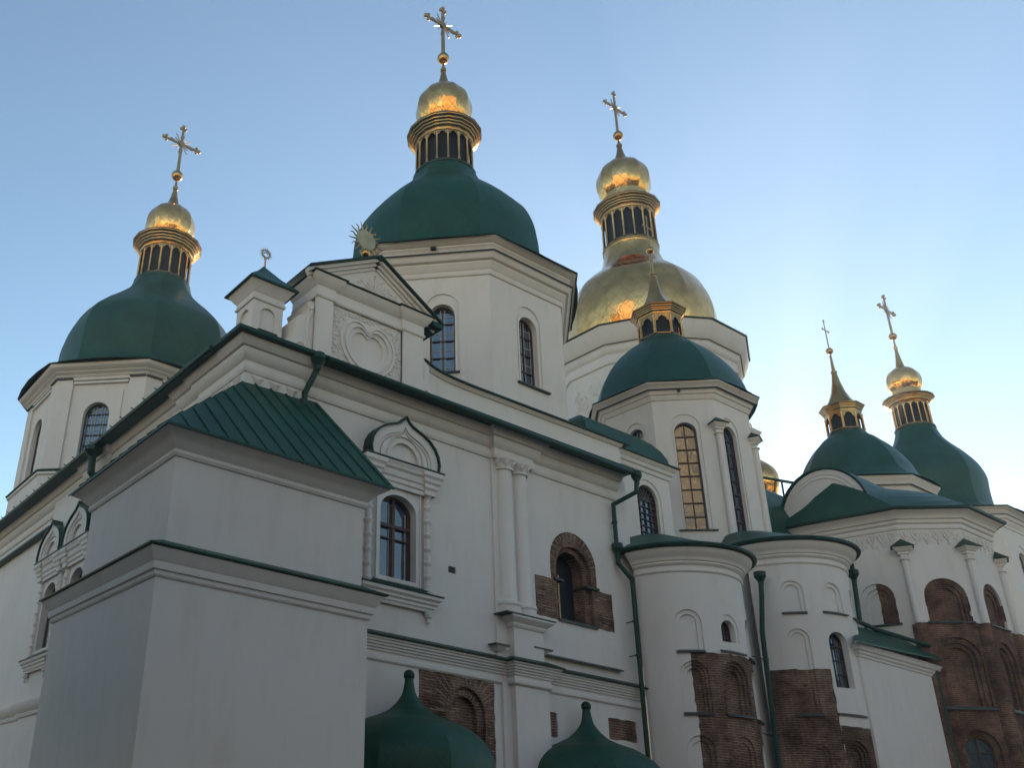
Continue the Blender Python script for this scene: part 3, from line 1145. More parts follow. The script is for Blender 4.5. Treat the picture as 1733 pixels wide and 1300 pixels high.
def seams(mb, e0, e1, t0, t1, n, w=0.035, h=0.05, skip=0):
    e0, e1, t0, t1 = map(Vector, (e0, e1, t0, t1))
    nn = (e1 - e0).cross(t0 - e0).normalized()
    if nn.z < 0:
        nn = -nn
    for k in range(skip, n + 1):
        f = k / n
        p, q = e0.lerp(e1, f) + nn * 0.012, t0.lerp(t1, f) + nn * 0.012
        mb.bar(p, q, w, h, nn)


sm = MB()
seams(sm, E1, E2_, T0, T1_, 11)
seams(sm, E0, E1, T2_, T0, 10)
a.build('roof', M['green_roof'], ann)
# parallel standing seams: run up the slope, cut by the hip
sm = MB()
sl_ = (Vector(T0) - Vector(E1))
for k in range(1, 13):
    x = 6.92 + k * 0.49
    # seam parallel to the right verge direction, ends at hip or top edge
    p = Vector((x, 16.58, 9.7))
    d = Vector((-0.26 / 3.24, 1, 3.45 / 3.24))
    t = 3.1
    # hip line from E1 to T0
    hx = (T0[0] - E1[0]) / (T0[1] - E1[1])
    # solve x + d.x t = 6.92 + hx t
    th = (x - 6.92) / (hx - d.x)
    t = min(t, th)
    q = p + d * t
    sm.bar(p + Vector((0, -0.01, 0.012)), q + Vector((0, -0.01, 0.012)), 0.022, 0.035, (0, -0.7, 0.7))
for k in range(1, 11):
    y = 16.58 + k * 0.52
    p = Vector((6.92, y, 9.7))
    hx = (T0[1] - E1[1]) / (T0[0] - E1[0])
    t = min(3.28, (y - 16.58) / hx)
    q = p + Vector((1, 0, 3.22 / 3.28)) * t
    sm.bar(p + Vector((-0.01, 0, 0.012)), q + Vector((-0.01, 0, 0.012)), 0.022, 0.035, (-0.7, 0, 0.7))
sm.build('roof_seam', M['green_roof'], ann)

# ================================================================== GABLE with stucco heart
gab = thing('baroque_gable', 'white stucco gable with heart-shaped cartouche and green pitched roof on the gallery eave', 'gable', (14.5, 20.3, 14.4))
GY = 19.78
FG = plane_frame(0, GY, 1, 0)
b = MB()
hk = [(0, .52), (.2, .7), (.45, .76), (.72, .62), (.9, .36), (.95, .05), (.86, -.3), (.64, -.62), (.34, -.83), (0, -.9)]
hk = hk + [(-u, z) for u, z in reversed(hk[1:-1])]
heart = []
for i in range(len(hk)):
    p0, p1, p2, p3 = hk[i - 1], hk[i], hk[(i + 1) % len(hk)], hk[(i + 2) % len(hk)]
    for k in range(3):
        t = k / 3
        q = [0.5 * ((2 * p1[j]) + (-p0[j] + p2[j]) * t + (2 * p0[j] - 5 * p1[j] + 4 * p2[j] - p3[j]) * t * t + (-p0[j] + 3 * p1[j] - 3 * p2[j] + p3[j]) * t ** 3) for j in (0, 1)]
        heart.append((14.4 + q[0], 15.48 + q[1]))


def hs(k, dz=0.0):
    return [(14.4 + (u - 14.4) * k, 15.5 + (z - 15.5) * k + dz) for u, z in heart]


surface(FG, rect(12.5, 16.45, 14.2, 16.62), [(rect(13.04, 15.7, 14.62, 16.6), 0.05), (hs(1.08), -0.02), (hs(1.0), 0.02), (hs(0.9), -0.03), (hs(0.8), 0.03), (hs(0.62), 0.09)], b)
tri = [(12.95, 17.42), (16.3, 17.36), (14.6, 18.55)]
b.poly([(12.5, GY, 16.6), (16.45, GY, 16.6), (16.6, GY, 17.32), (14.6, GY, 18.55), (12.45, GY, 17.4)])
b.box(12.5, 16.45, GY + 0.2, 21.1, 14.2, 16.6)
b.hexa([(12.5, GY + .02, 16.6), (16.45, GY + .02, 16.6), (16.45, 21.1, 16.6), (12.5, 21.1, 16.6)], [(12.5, GY + .02, 17.3), (16.45, GY + .02, 17.3), (16.45, 21.1, 17.3), (12.5, 21.1, 17.3)])
b.build('wall', M['stucco'], gab)
for u0, u1 in ((12.46, 13.04), (15.7, 16.49)):
    b = MB()
    fbox(b, FG, u0, u1, 14.2, 16.6, -0.07, 0.05)
    fbox(b, FG, u0 - 0.05, u1 + 0.04, 14.2, 14.62, -0.1, 0.05)
    b.build('pilaster', M['stucco'], gab)
b = MB()
ent = [(12.46, 21.1), (12.46, GY - 0.07), (13.08, GY - 0.07), (13.08, GY), (15.66, GY), (15.66, GY - 0.07), (16.49, GY - 0.07), (16.49, 21.1)]
b.sweep(ent, [(0, 16.55), (0.04, 16.57), (0.06, 16.63), (0.02, 16.68), (0.02, 16.95), (0.08, 17.0), (0.16, 17.1), (0.22, 17.2), (0.24, 17.26), (0, 17.27)])
b.build('entablature', M['stucco'], gab)
b = MB()
b.sweep(ent, [(0, 17.272), (0.29, 17.272), (0.3, 17.3), (0, 17.38)])
b.build('entablature_flashing', M['green'], gab)
# raking cornice and roof
for (xa, za), (xb, zb), nm in (((12.0, 17.32), (14.6, 18.72), 0), ((14.6, 18.72), (17.1, 17.2), 1)):
    b = MB()
    L_ = hypot(xb - xa, zb - za)
    nx, nz = -(zb - za) / L_, (xb - xa) / L_
    for (lo, hi, out) in ((0.3, 0.2, 0.05), (0.2, 0.1, 0.12), (0.1, 0.0, 0.22)):
        p = [(xa - nx * lo, GY, za - nz * lo), (xb - nx * lo, GY, zb - nz * lo), (xb - nx * hi, GY, zb - nz * hi), (xa - nx * hi, GY, za - nz * hi)]
        q = [(x, GY - out, z) for x, y, z in p]
        b.poly(q)
        for i in range(4):
            j = (i + 1) % 4
            b.poly([p[i], p[j], q[j], q[i]])
    b.build('raking_cornice', M['stucco'], gab)
b = MB()
for (xa, za), (xb, zb) in (((12.0, 17.34), (14.6, 18.74)), ((14.6, 18.74), (17.12, 17.2))):
    b.slab([(xa, GY - 0.32, za + 0.06), (xb, GY - 0.32, zb + 0.06), (xb, 21.2, zb + 0.06), (xa, 21.2, za + 0.06)], 0.07)
b.hexa([(16.72, GY - 0.3, 17.02), (17.12, GY - 0.3, 17.02), (17.12, 21.2, 17.02), (16.72, 21.2, 17.02)], [(16.72, GY - 0.3, 17.19), (17.12, GY - 0.3, 17.19), (17.12, 21.2, 17.19), (16.72, 21.2, 17.4)])
fbox(b, FG, 14.52, 14.68, 18.62, 18.72, -0.3, 0.3)
b.build('roof', M['green'], gab)
b = MB()
FGr = plane_frame(0, GY + 0.05, 1, 0)
# relief field: both sides of the cartouche and the tympanum
reg_l = [(13.08, 14.66), (13.6, 14.66), (14.0, 14.72), (13.55, 15.1), (13.38, 15.5), (13.42, 16.0), (13.7, 16.3), (14.3, 16.4), (14.3, 16.56), (13.08, 16.56)]
reg_r = [(28.78 - x, z) for x, z in reg_l]
scrolls(b, FGr, reg_l, 75, 3, 0.045, 0.14, 0.03)
scrolls(b, FGr, reg_r, 75, 4, 0.045, 0.14, 0.03)
scrolls(b, FGr, [(13.3, 16.32), (15.5, 16.32), (15.6, 16.58), (13.1, 16.58)], 40, 5, 0.04, 0.11, 0.028)
scrolls(b, FG, [(13.35, 17.42), (15.95, 17.42), (14.6, 18.3)], 26, 6, 0.06, 0.14, 0.028)
for k in range(9):
    an = pi * (k + 0.5) / 9
    u, z = 14.6, 17.5
    b.tube([FG(u + 0.08 * cos(an), z + 0.06 * sin(an), 0), FG(u + 0.32 * cos(an), z + 0.26 * sin(an), -0.02), FG(u + 0.52 * cos(an), z + 0.45 * sin(an), 0)], [0.015, 0.05, 0.012], 6)
b.build('stucco_relief', M['stucco'], gab)
for sgn, xo in ((-1, 12.46), (1, 16.49)):
    b = MB()
    pf_ = [(0, 14.2), (1.0, 14.2), (1.04, 14.55), (0.98, 14.78), (0.78, 14.92), (0.62, 15.1), (0.57, 15.3), (0.6, 15.5), (0.6, 15.68), (0.48, 15.8), (0.32, 15.86), (0.2, 15.98), (0.2, 16.18), (0.26, 16.3), (0.14, 16.4), (0, 16.4)]
    kk = 1.0 if sgn < 0 else 0.62
    pf_ = [(u * kk, z) for u, z in pf_]
    f0 = [(xo + sgn * u, 19.86, z) for u, z in pf_]
    f1 = [(x, 21.0, z) for x, y, z in f0]
    b.poly(f0)
    b.poly(list(reversed(f1)))
    for i in range(len(f0)):
        j = (i + 1) % len(f0)
        b.poly([f0[i], f0[j], f1[j], f1[i]])
    pts = []
    for k in range(26):
        t = k / 25
        an = -pi / 2 + t * 2.6 * pi
        r_ = 0.26 * (1 - 0.75 * t) * (0.7 if sgn > 0 else 1)
        pts.append((xo + sgn * (0.38 * kk + r_ * cos(an) * 1.0), 19.85, 14.72 + r_ * sin(an)))
    b.tube(pts, 0.035, 6)
    pts = [(xo + sgn * (0.36 * kk), 19.85, 14.46), (xo + sgn * 0.1 * kk, 19.85, 14.8), (xo + sgn * 0.22 * kk, 19.85, 15.25), (xo + sgn * 0.2 * kk, 19.85, 15.75), (xo + sgn * 0.06 * kk, 19.85, 16.1)]
    b.tube(pts, 0.04, 6)
    b.ball((xo + sgn * 0.1 * kk, 19.85, 16.14), 0.075, 10, 7)
    b.ball((xo + sgn * 0.38 * kk, 19.86, 14.72), 0.07, 10, 7)
    b.build('volute', M['stucco'], gab)


def sunburst(name, label, cx, cy, cz, r, n, ray, base_z, ball=0.0, ring=False, wavy=True):
    t = thing(name, label, 'roof finial', (cx, cy, base_z))
    d = MB()
    if ring:
        pts = [(cx + r * cos(2 * pi * k / 20), cy, cz + r * sin(2 * pi * k / 20)) for k in range(21)]
        d.tube(pts, 0.03, 6, False)
        d.tube([(cx - r * .6, cy, cz), (cx, cy, cz + r * .5), (cx + r * .6, cy, cz)], 0.02, 5)
    else:
        f0 = [(cx + r * cos(2 * pi * k / 28), cy - 0.03, cz + r * sin(2 * pi * k / 28)) for k in range(28)]
        f1 = [(x, cy + 0.03, z) for x, y, z in f0]
        d.poly(f0)
        d.poly(list(reversed(f1)))
        for i in range(28):
            j = (i + 1) % 28
            d.poly([f0[i], f0[j], f1[j], f1[i]])
    d.build('disc', M['sunplate'], t)
    q = MB()
    for k in range(n):
        a_ = 2 * pi * (k + 0.5) / n
        pts = []
        rr = []
        m_ = 7
        ln = ray * (1.0 if k % 2 else 0.82)
        for i in range(m_):
            f = i / (m_ - 1)
            w_ = (0.035 * sin(f * 2 * pi * 1.1) if (wavy and k % 2 == 0) else 0)
            q_ = r * 0.96 + ln * f
            pts.append((cx + q_ * cos(a_) - w_ * sin(a_), cy, cz + q_ * sin(a_) + w_ * cos(a_)))
            rr.append(0.036 * (1 - 0.7 * f) * (r / 0.36) ** 0.5)
        q.tube(pts, rr, 5)
    q.build('ray', M['iron'], t)
    s = MB()
    s.tube([(cx, cy, base_z), (cx, cy, cz - r * 0.9)], 0.03, 8)
    if ball:
        s.ball((cx, cy + 0.0, cz - r - ball * 0.9), ball, 16, 10)
    s.build('stem', M['gold_trim'], t)
    return t


M['sunplate'] = simple('dull_gilt_plate', (0.42, 0.36, 0.22), 0.45, 0.5)
sunburst('sun_finial', 'flat gilded sun disc with wavy rays on top of the baroque gable', 14.32, 19.95, 19.5, 0.36, 18, 0.34, 18.7, 0.15)

# ================================================================== TURRET
tur = thing('chimney_turret', 'small square white turret with pyramid green cap on the gallery roof corner', 'turret', (11.17, 20.82, 14.4))
x0, x1, y0, y1 = 10.66, 11.66, 20.3, 21.3
b = MB()
surface(plane_frame(x0, y0, 1, 0), rect(0, 1.0, 14.3, 16.4), [(arch(0.5, 15.1, 0.52, 15.9, None, 12), 0.07)], b)
surface(plane_frame(x0, y1, 0, -1), rect(0, 1.0, 14.3, 16.4), [(arch(0.5, 15.1, 0.52, 15.9, None, 12), 0.07)], b)
b.poly([(x1, y0, 14.3), (x1, y1, 14.3), (x1, y1, 16.4), (x1, y0, 16.4)])
b.poly([(x1, y1, 14.3), (x0, y1, 14.3), (x0, y1, 16.4), (x1, y1, 16.4)])
b.build('body', M['plaster'], tur)
sq = [(x0, y1), (x0, y0), (x1, y0), (x1, y1)]
b = MB()
b.sweep(sq, [(0, 16.05), (0.05, 16.07), (0.06, 16.13), (0.02, 16.17), (0.02, 16.3), (0.08, 16.36), (0.16, 16.5), (0.24, 16.6), (0.24, 16.64), (0, 16.64)], True)
b.build('cornice', M['plaster'], tur)
b = MB()
for F_ in (plane_frame(x0, y0, 1, 0), plane_frame(x0, y1, 0, -1)):
    ledge(b, F_, 0.2, 0.82, 15.1, 0.09, 0.04)
b.build('ledge', M['flashing'], tur)
b = MB()
pc = (11.16, 20.8, 17.65)
e = 0.32
cs = [(x0 - e, y0 - e, 16.65), (x1 + e, y0 - e, 16.65), (x1 + e, y1 + e, 16.65), (x0 - e, y1 + e, 16.65)]
cm = [(0.5 * p[0] + 0.5 * pc[0], 0.5 * p[1] + 0.5 * pc[1], 17.1) for p in cs]
for i in range(4):
    j = (i + 1) % 4
    b.poly([cs[i], cs[j], cm[j], cm[i]])
    b.poly([cm[i], cm[j], pc])
    lo = [(p[0], p[1], 16.6) for p in (cs[i], cs[j])]
    b.poly([cs[i], lo[0], lo[1], cs[j]])
b.poly([(p[0], p[1], 16.6) for p in cs])
b.build('roof', M['green_roof'], tur)
sunburst('weather_vane', 'small spiky gilded ring vane on the little turret roof', 11.2, 20.8, 18.12, 0.13, 16, 0.1, 17.55, 0.0, True, False)


# ================================================================== DOME TOWERS
def cross(parent, cx, cy, z_ball, r_ball, z_mid, z_top, arm, full=True):
    c = MB()
    w = 0.112 if full else 0.045
    zb = z_ball + r_ball * 0.8
    c.hexa([(cx - w * .7, cy - w * .5, zb), (cx + w * .7, cy - w * .5, zb), (cx + w * .7, cy + w * .5, zb), (cx - w * .7, cy + w * .5, zb)],
           [(cx - w * .5, cy - w * .4, z_top), (cx + w * .5, cy - w * .4, z_top), (cx + w * .5, cy + w * .4, z_top), (cx - w * .5, cy + w * .4, z_top)])
    c.hexa([(cx - arm, cy - w * .38, z_mid - w * .5), (cx + arm, cy - w * .38, z_mid - w * .5), (cx + arm, cy + w * .38, z_mid - w * .5), (cx - arm, cy + w * .38, z_mid - w * .5)],
           [(cx - arm, cy - w * .38, z_mid + w * .5), (cx + arm, cy - w * .38, z_mid + w * .5), (cx + arm, cy + w * .38, z_mid + w * .5), (cx - arm, cy + w * .38, z_mid + w * .5)])
    rb = w * 1.0
    for (x, z, dx, dz) in ((cx - arm, z_mid, -1, 0), (cx + arm, z_mid, 1, 0), (cx, z_top, 0, 1)):
        c.ball((x + dx * rb * .8, cy, z + dz * rb * .8), rb, 8, 6)
        c.ball((x - dx * rb * .6 + dz * rb * 1.15, cy, z - dz * rb * .6 + dx * rb * 1.15), rb * .85, 8, 6)
        c.ball((x - dx * rb * .6 - dz * rb * 1.15, cy, z - dz * rb * .6 - dx * rb * 1.15), rb * .85, 8, 6)
    co = c.build('cross', M['iron'], parent)
    b = MB()
    b.ball((cx, cy, z_ball), r_ball, 18, 12)
    b.build('ball', M['gold_trim'], co)
    if full:
        r = MB()
        n = 16
        for k in range(n):
            a = 2 * pi * (k + 0.5) / n
            L = arm * (0.7 if k % 2 else 0.5)
            r.bar((cx, cy, z_mid), (cx + L * cos(a), cy, z_mid + L * sin(a)), 0.04, 0.035)
        f = [(cx + 0.17 * cos(2 * pi * k / 16), z_mid + 0.17 * sin(2 * pi * k / 16)) for k in range(16)]
        r.poly([(x, cy - 0.07, z) for x, z in f])
        r.poly([(x, cy + 0.07, z) for x, z in reversed(f)])
        r.build('ray_burst', M['iron'], co)
    return co


def lantern(parent, cx, cy, n, z0, z1, r, zc, rc, zf, rf, rot, fm='flange'):
    """ring of gilded posts with dark openings: base flange zf/rf, body z0..z1 of corner radius r, cornice top zc/rc"""
    ap = r * cos(pi / n)
    l = MB()
    wdt = 2 * r * sin(pi / n)
    for k in range(n):
        F_ = facet_frame(cx, cy, ap, rot + 360 * k / n)
        h = wdt / 2
        hole = [(-h * .8, z0 + .04), (h * .8, z0 + .04), (h * .8, z1 - h * 1.25)]
        hole += [(h * .72, z1 - h * 1.0), (h * .5, z1 - h * .95), (h * .44, z1 - h * .62), (h * .2, z1 - h * .42), (0, z1 - h * .3), (-h * .2, z1 - h * .42), (-h * .44, z1 - h * .62), (-h * .5, z1 - h * .95), (-h * .72, z1 - h * 1.0), (-h * .8, z1 - h * 1.25)]
        surface(F_, rect(-h, h, z0, z1), [(hole, 0.1, True)], l)
    cp = [(cx + r * .985 * cos(rad(rot) + 2 * pi * (k - .5) / n), cy + r * .985 * sin(rad(rot) + 2 * pi * (k - .5) / n)) for k in range(n)]
    hgt = zc - z1
    s = rc - r
    R8 = lambda f: (s * f) * cos(pi / n)
    prof = [(-.05, z1 - .02), (R8(.1), z1), (R8(.16), z1 + hgt * .12), (R8(.14), z1 + hgt * .2), (R8(.34), z1 + hgt * .3), (R8(.36), z1 + hgt * .42), (R8(.5), z1 + hgt * .5), (R8(.52), z1 + hgt * .58), (R8(.7), z1 + hgt * .68),
            (R8(.72), z1 + hgt * .76), (R8(.94), z1 + hgt * .88), (R8(.96), z1 + hgt * .93)]
    l.sweep(cp, prof, True)
    lo = l.build('lantern', M['gold_trim'], parent)
    e = MB()
    e.sweep(cp, [(R8(.9), z1 + hgt * .935), (R8(1.0), z1 + hgt * .935), (R8(1.0), z1 + hgt), (-r * .3, zc + .12)], True)
    e.build('lantern_eave', M['flashing'], lo)
    d = MB()
    d.prism([(cx + (r - .16) * cos(rad(rot) + 2 * pi * (k - .5) / n), cy + (r - .16) * sin(rad(rot) + 2 * pi * (k - .5) / n)) for k in range(n)], z0, z1)
    d.build('dark_opening', M['dark'], lo)
    first = None
    for k in range(n):
        a = rad(rot) + 2 * pi * (k - .5) / n
        if first is None:
            p = MB()
            q_ = r / 1.25
            p.lathe(0, 0, [(z0, .07 * q_), (z0 + .1, .07 * q_), (z0 + .12, .05 * q_), (z1 - .25, .045 * q_), (z1 - .2, .065 * q_), (z1 - .1, .07 * q_)], 8)
            first = p.build('lantern_post', M['gold_trim'], lo)
            o = first
        else:
            o = first.copy()
            COL.objects.link(o)
            o.parent = lo
        o.location = (cx + r * cos(a), cy + r * sin(a), 0)
    f = MB()
    fp = [(cx + rf * .97 * cos(rad(rot) + 2 * pi * (k - .5) / n), cy + rf * .97 * sin(rad(rot) + 2 * pi * (k - .5) / n)) for k in range(n)]
    f.sweep(fp, [(-.3, zf - .32), (-.08, zf - .3), (-.04, zf - .12), (.0, zf - .1), (.0, zf), (-.04, zf + .02), (-(rf - r) * .9, z0), (-(rf - r) - .2, z0 + .02)], True)
    f.build('lantern_flange', M[fm], lo)
    return lo


M['flange'] = simple('dark_gilt_green_flange', (0.05, 0.06, 0.03), 0.4, 0.3)


def onion(parent, cx, cy, n, zc, r, zn, rn, zsp, rot):
    R = r / cos(pi / n) * .985
    zc -= r * .22
    p = [(zn, rn * .98), (zn + .1, rn * .96), (zc - r * .62, R * .8), (zc - r * .4, R * .92), (zc - r * .15, R * .99), (zc + r * .12, R * 1.005), (zc + r * .38, R * .965), (zc + r * .62, R * .87), (zc + r * .82, R * .73), (zc + r * .98, R * .55), (zc + r * 1.1, R * .38), (zc + r * 1.22, R * .25)]
    o = MB()
    o.lathe(cx, cy, p, n, rot + 180 / n)
    oo = o.build('onion_dome', M['gold_small'], parent, 20)
    s = MB()
    zs = zc + r * 1.22
    h = zsp - zs
    s.lathe(cx, cy, [(zs - .02, R * .255), (zs + h * .3, R * .15), (zs + h * .6, R * .085), (zs + h * .62, R * .11), (zs + h * .72, R * .11), (zs + h * .74, R * .06), (zsp, .05)], 12)
    s.build('spike', M['gold_trim'], oo)
    return oo


def dome(parent, cx, cy, n, prof, rot, m, name='dome'):
    # resample the profile smoothly
    z = [p[0] for p in prof]
    r = [p[1] for p in prof]
    out = []
    for i in range(len(prof) - 1):
        p0 = r[max(i - 1, 0)]
        p1, p2 = r[i], r[i + 1]
        p3 = r[min(i + 2, len(r) - 1)]
        for k in range(4):
            t = k / 4
            v = 0.5 * ((2 * p1) + (-p0 + p2) * t + (2 * p0 - 5 * p1 + 4 * p2 - p3) * t * t + (-p0 + 3 * p1 - 3 * p2 + p3) * t ** 3)
            out.append((z[i] + (z[i + 1] - z[i]) * t, v))
    out.append(prof[-1])
    d = MB()
    sub = 4
    L = [0]
    for (za, ra), (zb, rb) in zip(out, out[1:]):
        L.append(L[-1] + hypot(zb - za, rb - ra))
    for k in range(n):
        for j in range(sub):
            ths = [-pi / n + 2 * pi / n * (j + q) / sub for q in (0, 1)]
            fs = [0.5 * cos(pi / n) / cos(t) + 0.5 for t in ths]
            an = [rad(rot) + 2 * pi * k / n + t for t in ths]
            for i in range(len(out) - 1):
                P = []
                U = []
                for (ii, q) in ((i, 0), (i, 1), (i + 1, 1), (i + 1, 0)):
                    z_, r_ = out[ii]
                    P.append((cx + r_ * fs[q] * cos(an[q]), cy + r_ * fs[q] * sin(an[q]), z_))
                    U.append((k * 1.37 + r_ * sin(ths[q]), L[ii]))
                d.poly(P, U)
    return d.build(name, m, parent, 20 if n <= 8 else 13)


def eave_ring(parent, pts, z, out, m='green'):
    e = MB()
    e.sweep(pts, [(-0.1, z - .02), (out, z - .02), (out + .02, z), (out + .02, z + .05), (out - .05, z + .08), (-0.5, z + .3)], True)
    return e.build('eave', M[m], parent)


DRUM_PROF = [(0, 0.0), (.05, .02), (.08, .1), (.08, .18), (.12, .22), (.15, .32), (.2, .4), (.2, .46), (.3, .5), (.36, .6), (.38, .66), (.42, .68), (.25, .7), (.25, .8), (.3, .84), (.32, .92), (.38, .98), (.38, 1.03), (.46, 1.06), (.54, 1.14), (.62, 1.2), (.0, 1.2)]


def tower(label, cx, cy, ap, z_base, z_top, eave_out, dome_prof, kw, group):
    t = thing('dome_tower', label, 'dome tower', (cx, cy, z_base), group)
    pts = oct_pts(cx, cy, ap)
    hw = ap * tan(pi / 8)
    w = MB()
    wins = kw['wins']
    for k in range(8):
        deg = k * 45
        F_ = facet_frame(cx, cy, ap, deg)
        lv = []
        if deg in wins:
            lv = wins[deg][0]
        surface(F_, rect(-hw, hw, z_base, z_top), lv, w)
    w.build('drum', M['plaster'], t, flat=True)
    for deg, (lv, wargs, sill) in wins.items():
        F_ = facet_frame(cx, cy, ap, deg)
        if wargs:
            wf = window(t, F_, *wargs['a'], **wargs['k'])
        if sill:
            s = MB()
            ledge(s, F_, *sill)
            s.build('sill', M['flashing'], t)
    c = MB()
    hh = (z_top - kw['cz']) / 1.2
    c.sweep(pts, [(o * eave_out / .62, kw['cz'] + z * hh) for o, z in kw.get('cprof', DRUM_PROF)], True)
    c.build('cornice', M['plaster'], t)
    fl = MB()
    fl.sweep(pts, [(.2, kw['cz'] + .685 * hh), (eave_out * .74, kw['cz'] + .69 * hh), (eave_out * .74, kw['cz'] + .72 * hh), (.2, kw['cz'] + .76 * hh)], True)
    fl.build('cornice_flashing', M['flashing'], t)
    eave_ring(t, pts, z_top, eave_out)
    if 'cap' in kw:
        pass
    dome(t, cx, cy, 8, dome_prof, 0, M['green_dome'])
    return t


# --- T2: large tower on the gallery
prof2 = [(22.25, 5.45), (22.6, 4.55), (23.2, 4.12), (24.2, 4.05), (25.2, 3.95), (26.2, 3.6), (27.0, 3.0), (27.6, 2.38), (28.2, 1.83), (28.8, 1.52), (29.1, 1.42)]


def tall_win(uc, z0, wo, zo, wi, zi, d=0.32, cols=2, rows=4, sill=None, inner=True):
    lv = [(arch(uc, z0, wo, zo, None, 16), 0.05), (arch(uc, z0, (wo + wi) / 2 + .05, (zo + zi) / 2 + .02, None, 16), 0.02), (arch(uc, z0, wi + .14, zi + .07, None, 16), d, True)]
    return (lv, {'a': (uc, z0, wi + .14, zi + .07, d - .04, cols, rows), 'k': {'fr': .05, 'bar': .035, 'inner': inner}}, sill)


C2 = (22.15, 25.0)
t2 = tower('largest green-domed tower with gilded onion and cross, rising behind the stucco gable', *C2, 4.43, 13.5, 22.3, .68, prof2,
           dict(cz=21.0, wins={225: tall_win(.12, 17.1, 1.22, 20.32, .76, 19.82, .34, 2, 4, (-.5, .72, 17.08, .1, .05)),
                               270: tall_win(.02, 17.0, 1.22, 20.32, .76, 19.82, .34, 2, 4, (-.65, .9, 17.02, .12, .05)),
                               180: tall_win(0, 17.1, 1.22, 20.32, .76, 19.82, .34)}), 'green-domed church towers')
lantern(t2, *C2, 16, 29.35, 31.0, 1.25, 31.6, 1.72, 29.25, 1.45, 0)
onion(t2, *C2, 12, 33.35, 1.264, 31.6, 1.05, 36.2, 0)
cross(t2, *C2, 36.45, .285, 38.6, 39.65, .98)
vb = MB()
fbox(vb, facet_frame(*C2, 4.43, 225), -.25, -.05, 21.98, 22.08, -.5, -.38)
vb.build('soffit_vent', M['dark'], t2)

# --- T1: left tower
K1 = 1.06
S1 = lambda z: 1.6 + (z - 1.6) * K1
C1 = (14.70, 38.15)
A1 = 4.65 * K1
prof1 = [(S1(z), r * K1) for z, r in [(19.05, 5.6), (19.35, 4.75), (19.9, 4.25), (20.9, 4.18), (21.9, 4.1), (22.9, 3.75), (23.7, 3.05), (24.3, 2.42), (24.9, 1.87), (25.5, 1.52), (25.85, 1.4)]]


def t1_wins(deg):
    lv = [(rect(-1.29, 1.29, 14.3, S1(18.42)), .1), (rect(-1.06, 1.06, 14.3, S1(17.98)), .05), (arch(-.02, S1(14.75), 1.18, S1(17.45), None, 16), .36, True)]
    return (lv, {'a': (-.02, S1(14.75), 1.18, S1(17.45), .3, 1, 6), 'k': {'fr': .045, 'bar': .03, 'inner': True, 'icols': 3}}, (-.85, .85, S1(14.7), .06, .05))


CP1 = [(0, 0.0), (.05, .02), (.08, .1), (.1, .16), (.12, .22), (.2, .28), (.25, .38), (.3, .42), (.3, .5), (.36, .56), (.5, .68), (.6, .8), (.64, .9), (.64, 1.2), (0, 1.2)]
t1 = tower('green-domed tower at the far left, half hidden by the eave, with recessed drum panels', *C1, A1, 14.25, S1(19.05), .44, prof1,
           dict(cz=S1(18.6), cprof=CP1, wins={225: t1_wins(225), 180: t1_wins(180), 270: t1_wins(270)}), 'green-domed church towers')
lantern(t1, *C1, 16, S1(26.0), S1(27.6), 1.24 * K1, S1(28.2), 1.72 * K1, S1(25.92), 1.42 * K1, 0)
onion(t1, *C1, 12, S1(29.5), 1.22 * K1, S1(28.2), 1.0 * K1, S1(32.35), 15)
cross(t1, *C1, S1(32.62), .31, S1(34.7), S1(35.75), .98)
b = MB()
p1 = oct_pts(*C1, A1 + .05)
zp = S1(14.42)
b.sweep(p1, [(0, 14.25), (0.06, 14.25), (0.06, zp - .15), (0.14, zp - .1), (0.14, zp), (0, zp + .02)], True)
b.build('plinth', M['plaster'], t1)
b = MB()
b.sweep(p1, [(0, zp + .03), (0.2, zp + .03), (0.21, zp + .06), (-.05, zp + .2)], True)
b.build('plinth_flashing', M['green'], t1)
for k in (4, 5, 6):
    F_ = facet_frame(*C1, A1, k * 45)
    zt = S1(18.4)
    for sg in (-1, 1):
        b = MB()
        a0, a1 = sorted((sg * 1.31, sg * 2.03))
        fbox(b, F_, a0, a1, zt + .1, zt + .16, -.1, .02)
        b.build('panel_flashing', M['flashing'], t1)
    b = MB()
    fbox(b, F_, -1.31, 1.31, zt, zt + .04, -.04, .1)
    b.build('panel_flashing', M['flashing'], t1)
    b = MB()
    fbox(b, F_, -1.25, 1.25, zt - .12, zt, -.02, .12)
    b.build('panel_moulding', M['plaster'], t1)

# --- T5: far right mirror tower
C5 = (63.1, 25.4)
prof5 = [(22.1, 4.9), (22.4, 3.8), (23.0, 3.15), (24.2, 3.05), (25.2, 3.09), (26.2, 2.8), (27.0, 2.3), (27.6, 1.82), (28.2, 1.42), (28.8, 1.2), (29.0, 1.15)]
t5 = tower('green-domed tower at the far right edge, with gilded onion and cross, behind the brick apse', *C5, 3.95, 0.0, 22.1, .6, prof5,
           dict(cz=21.0, wins={225: tall_win(0, 17.0, 1.2, 20.2, .76, 19.7, .3), 270: tall_win(0, 17.0, 1.2, 20.2, .76, 19.7, .3)}), 'green-domed church towers')
lantern(t5, *C5, 16, 29.2, 30.75, 1.03, 31.25, 1.52, 29.1, 1.22, 15)
onion(t5, *C5, 12, 32.75, 1.02, 31.25, .9, 35.95, 0)
cross(t5, *C5, 36.15, .26, 38.3, 39.35, .95)

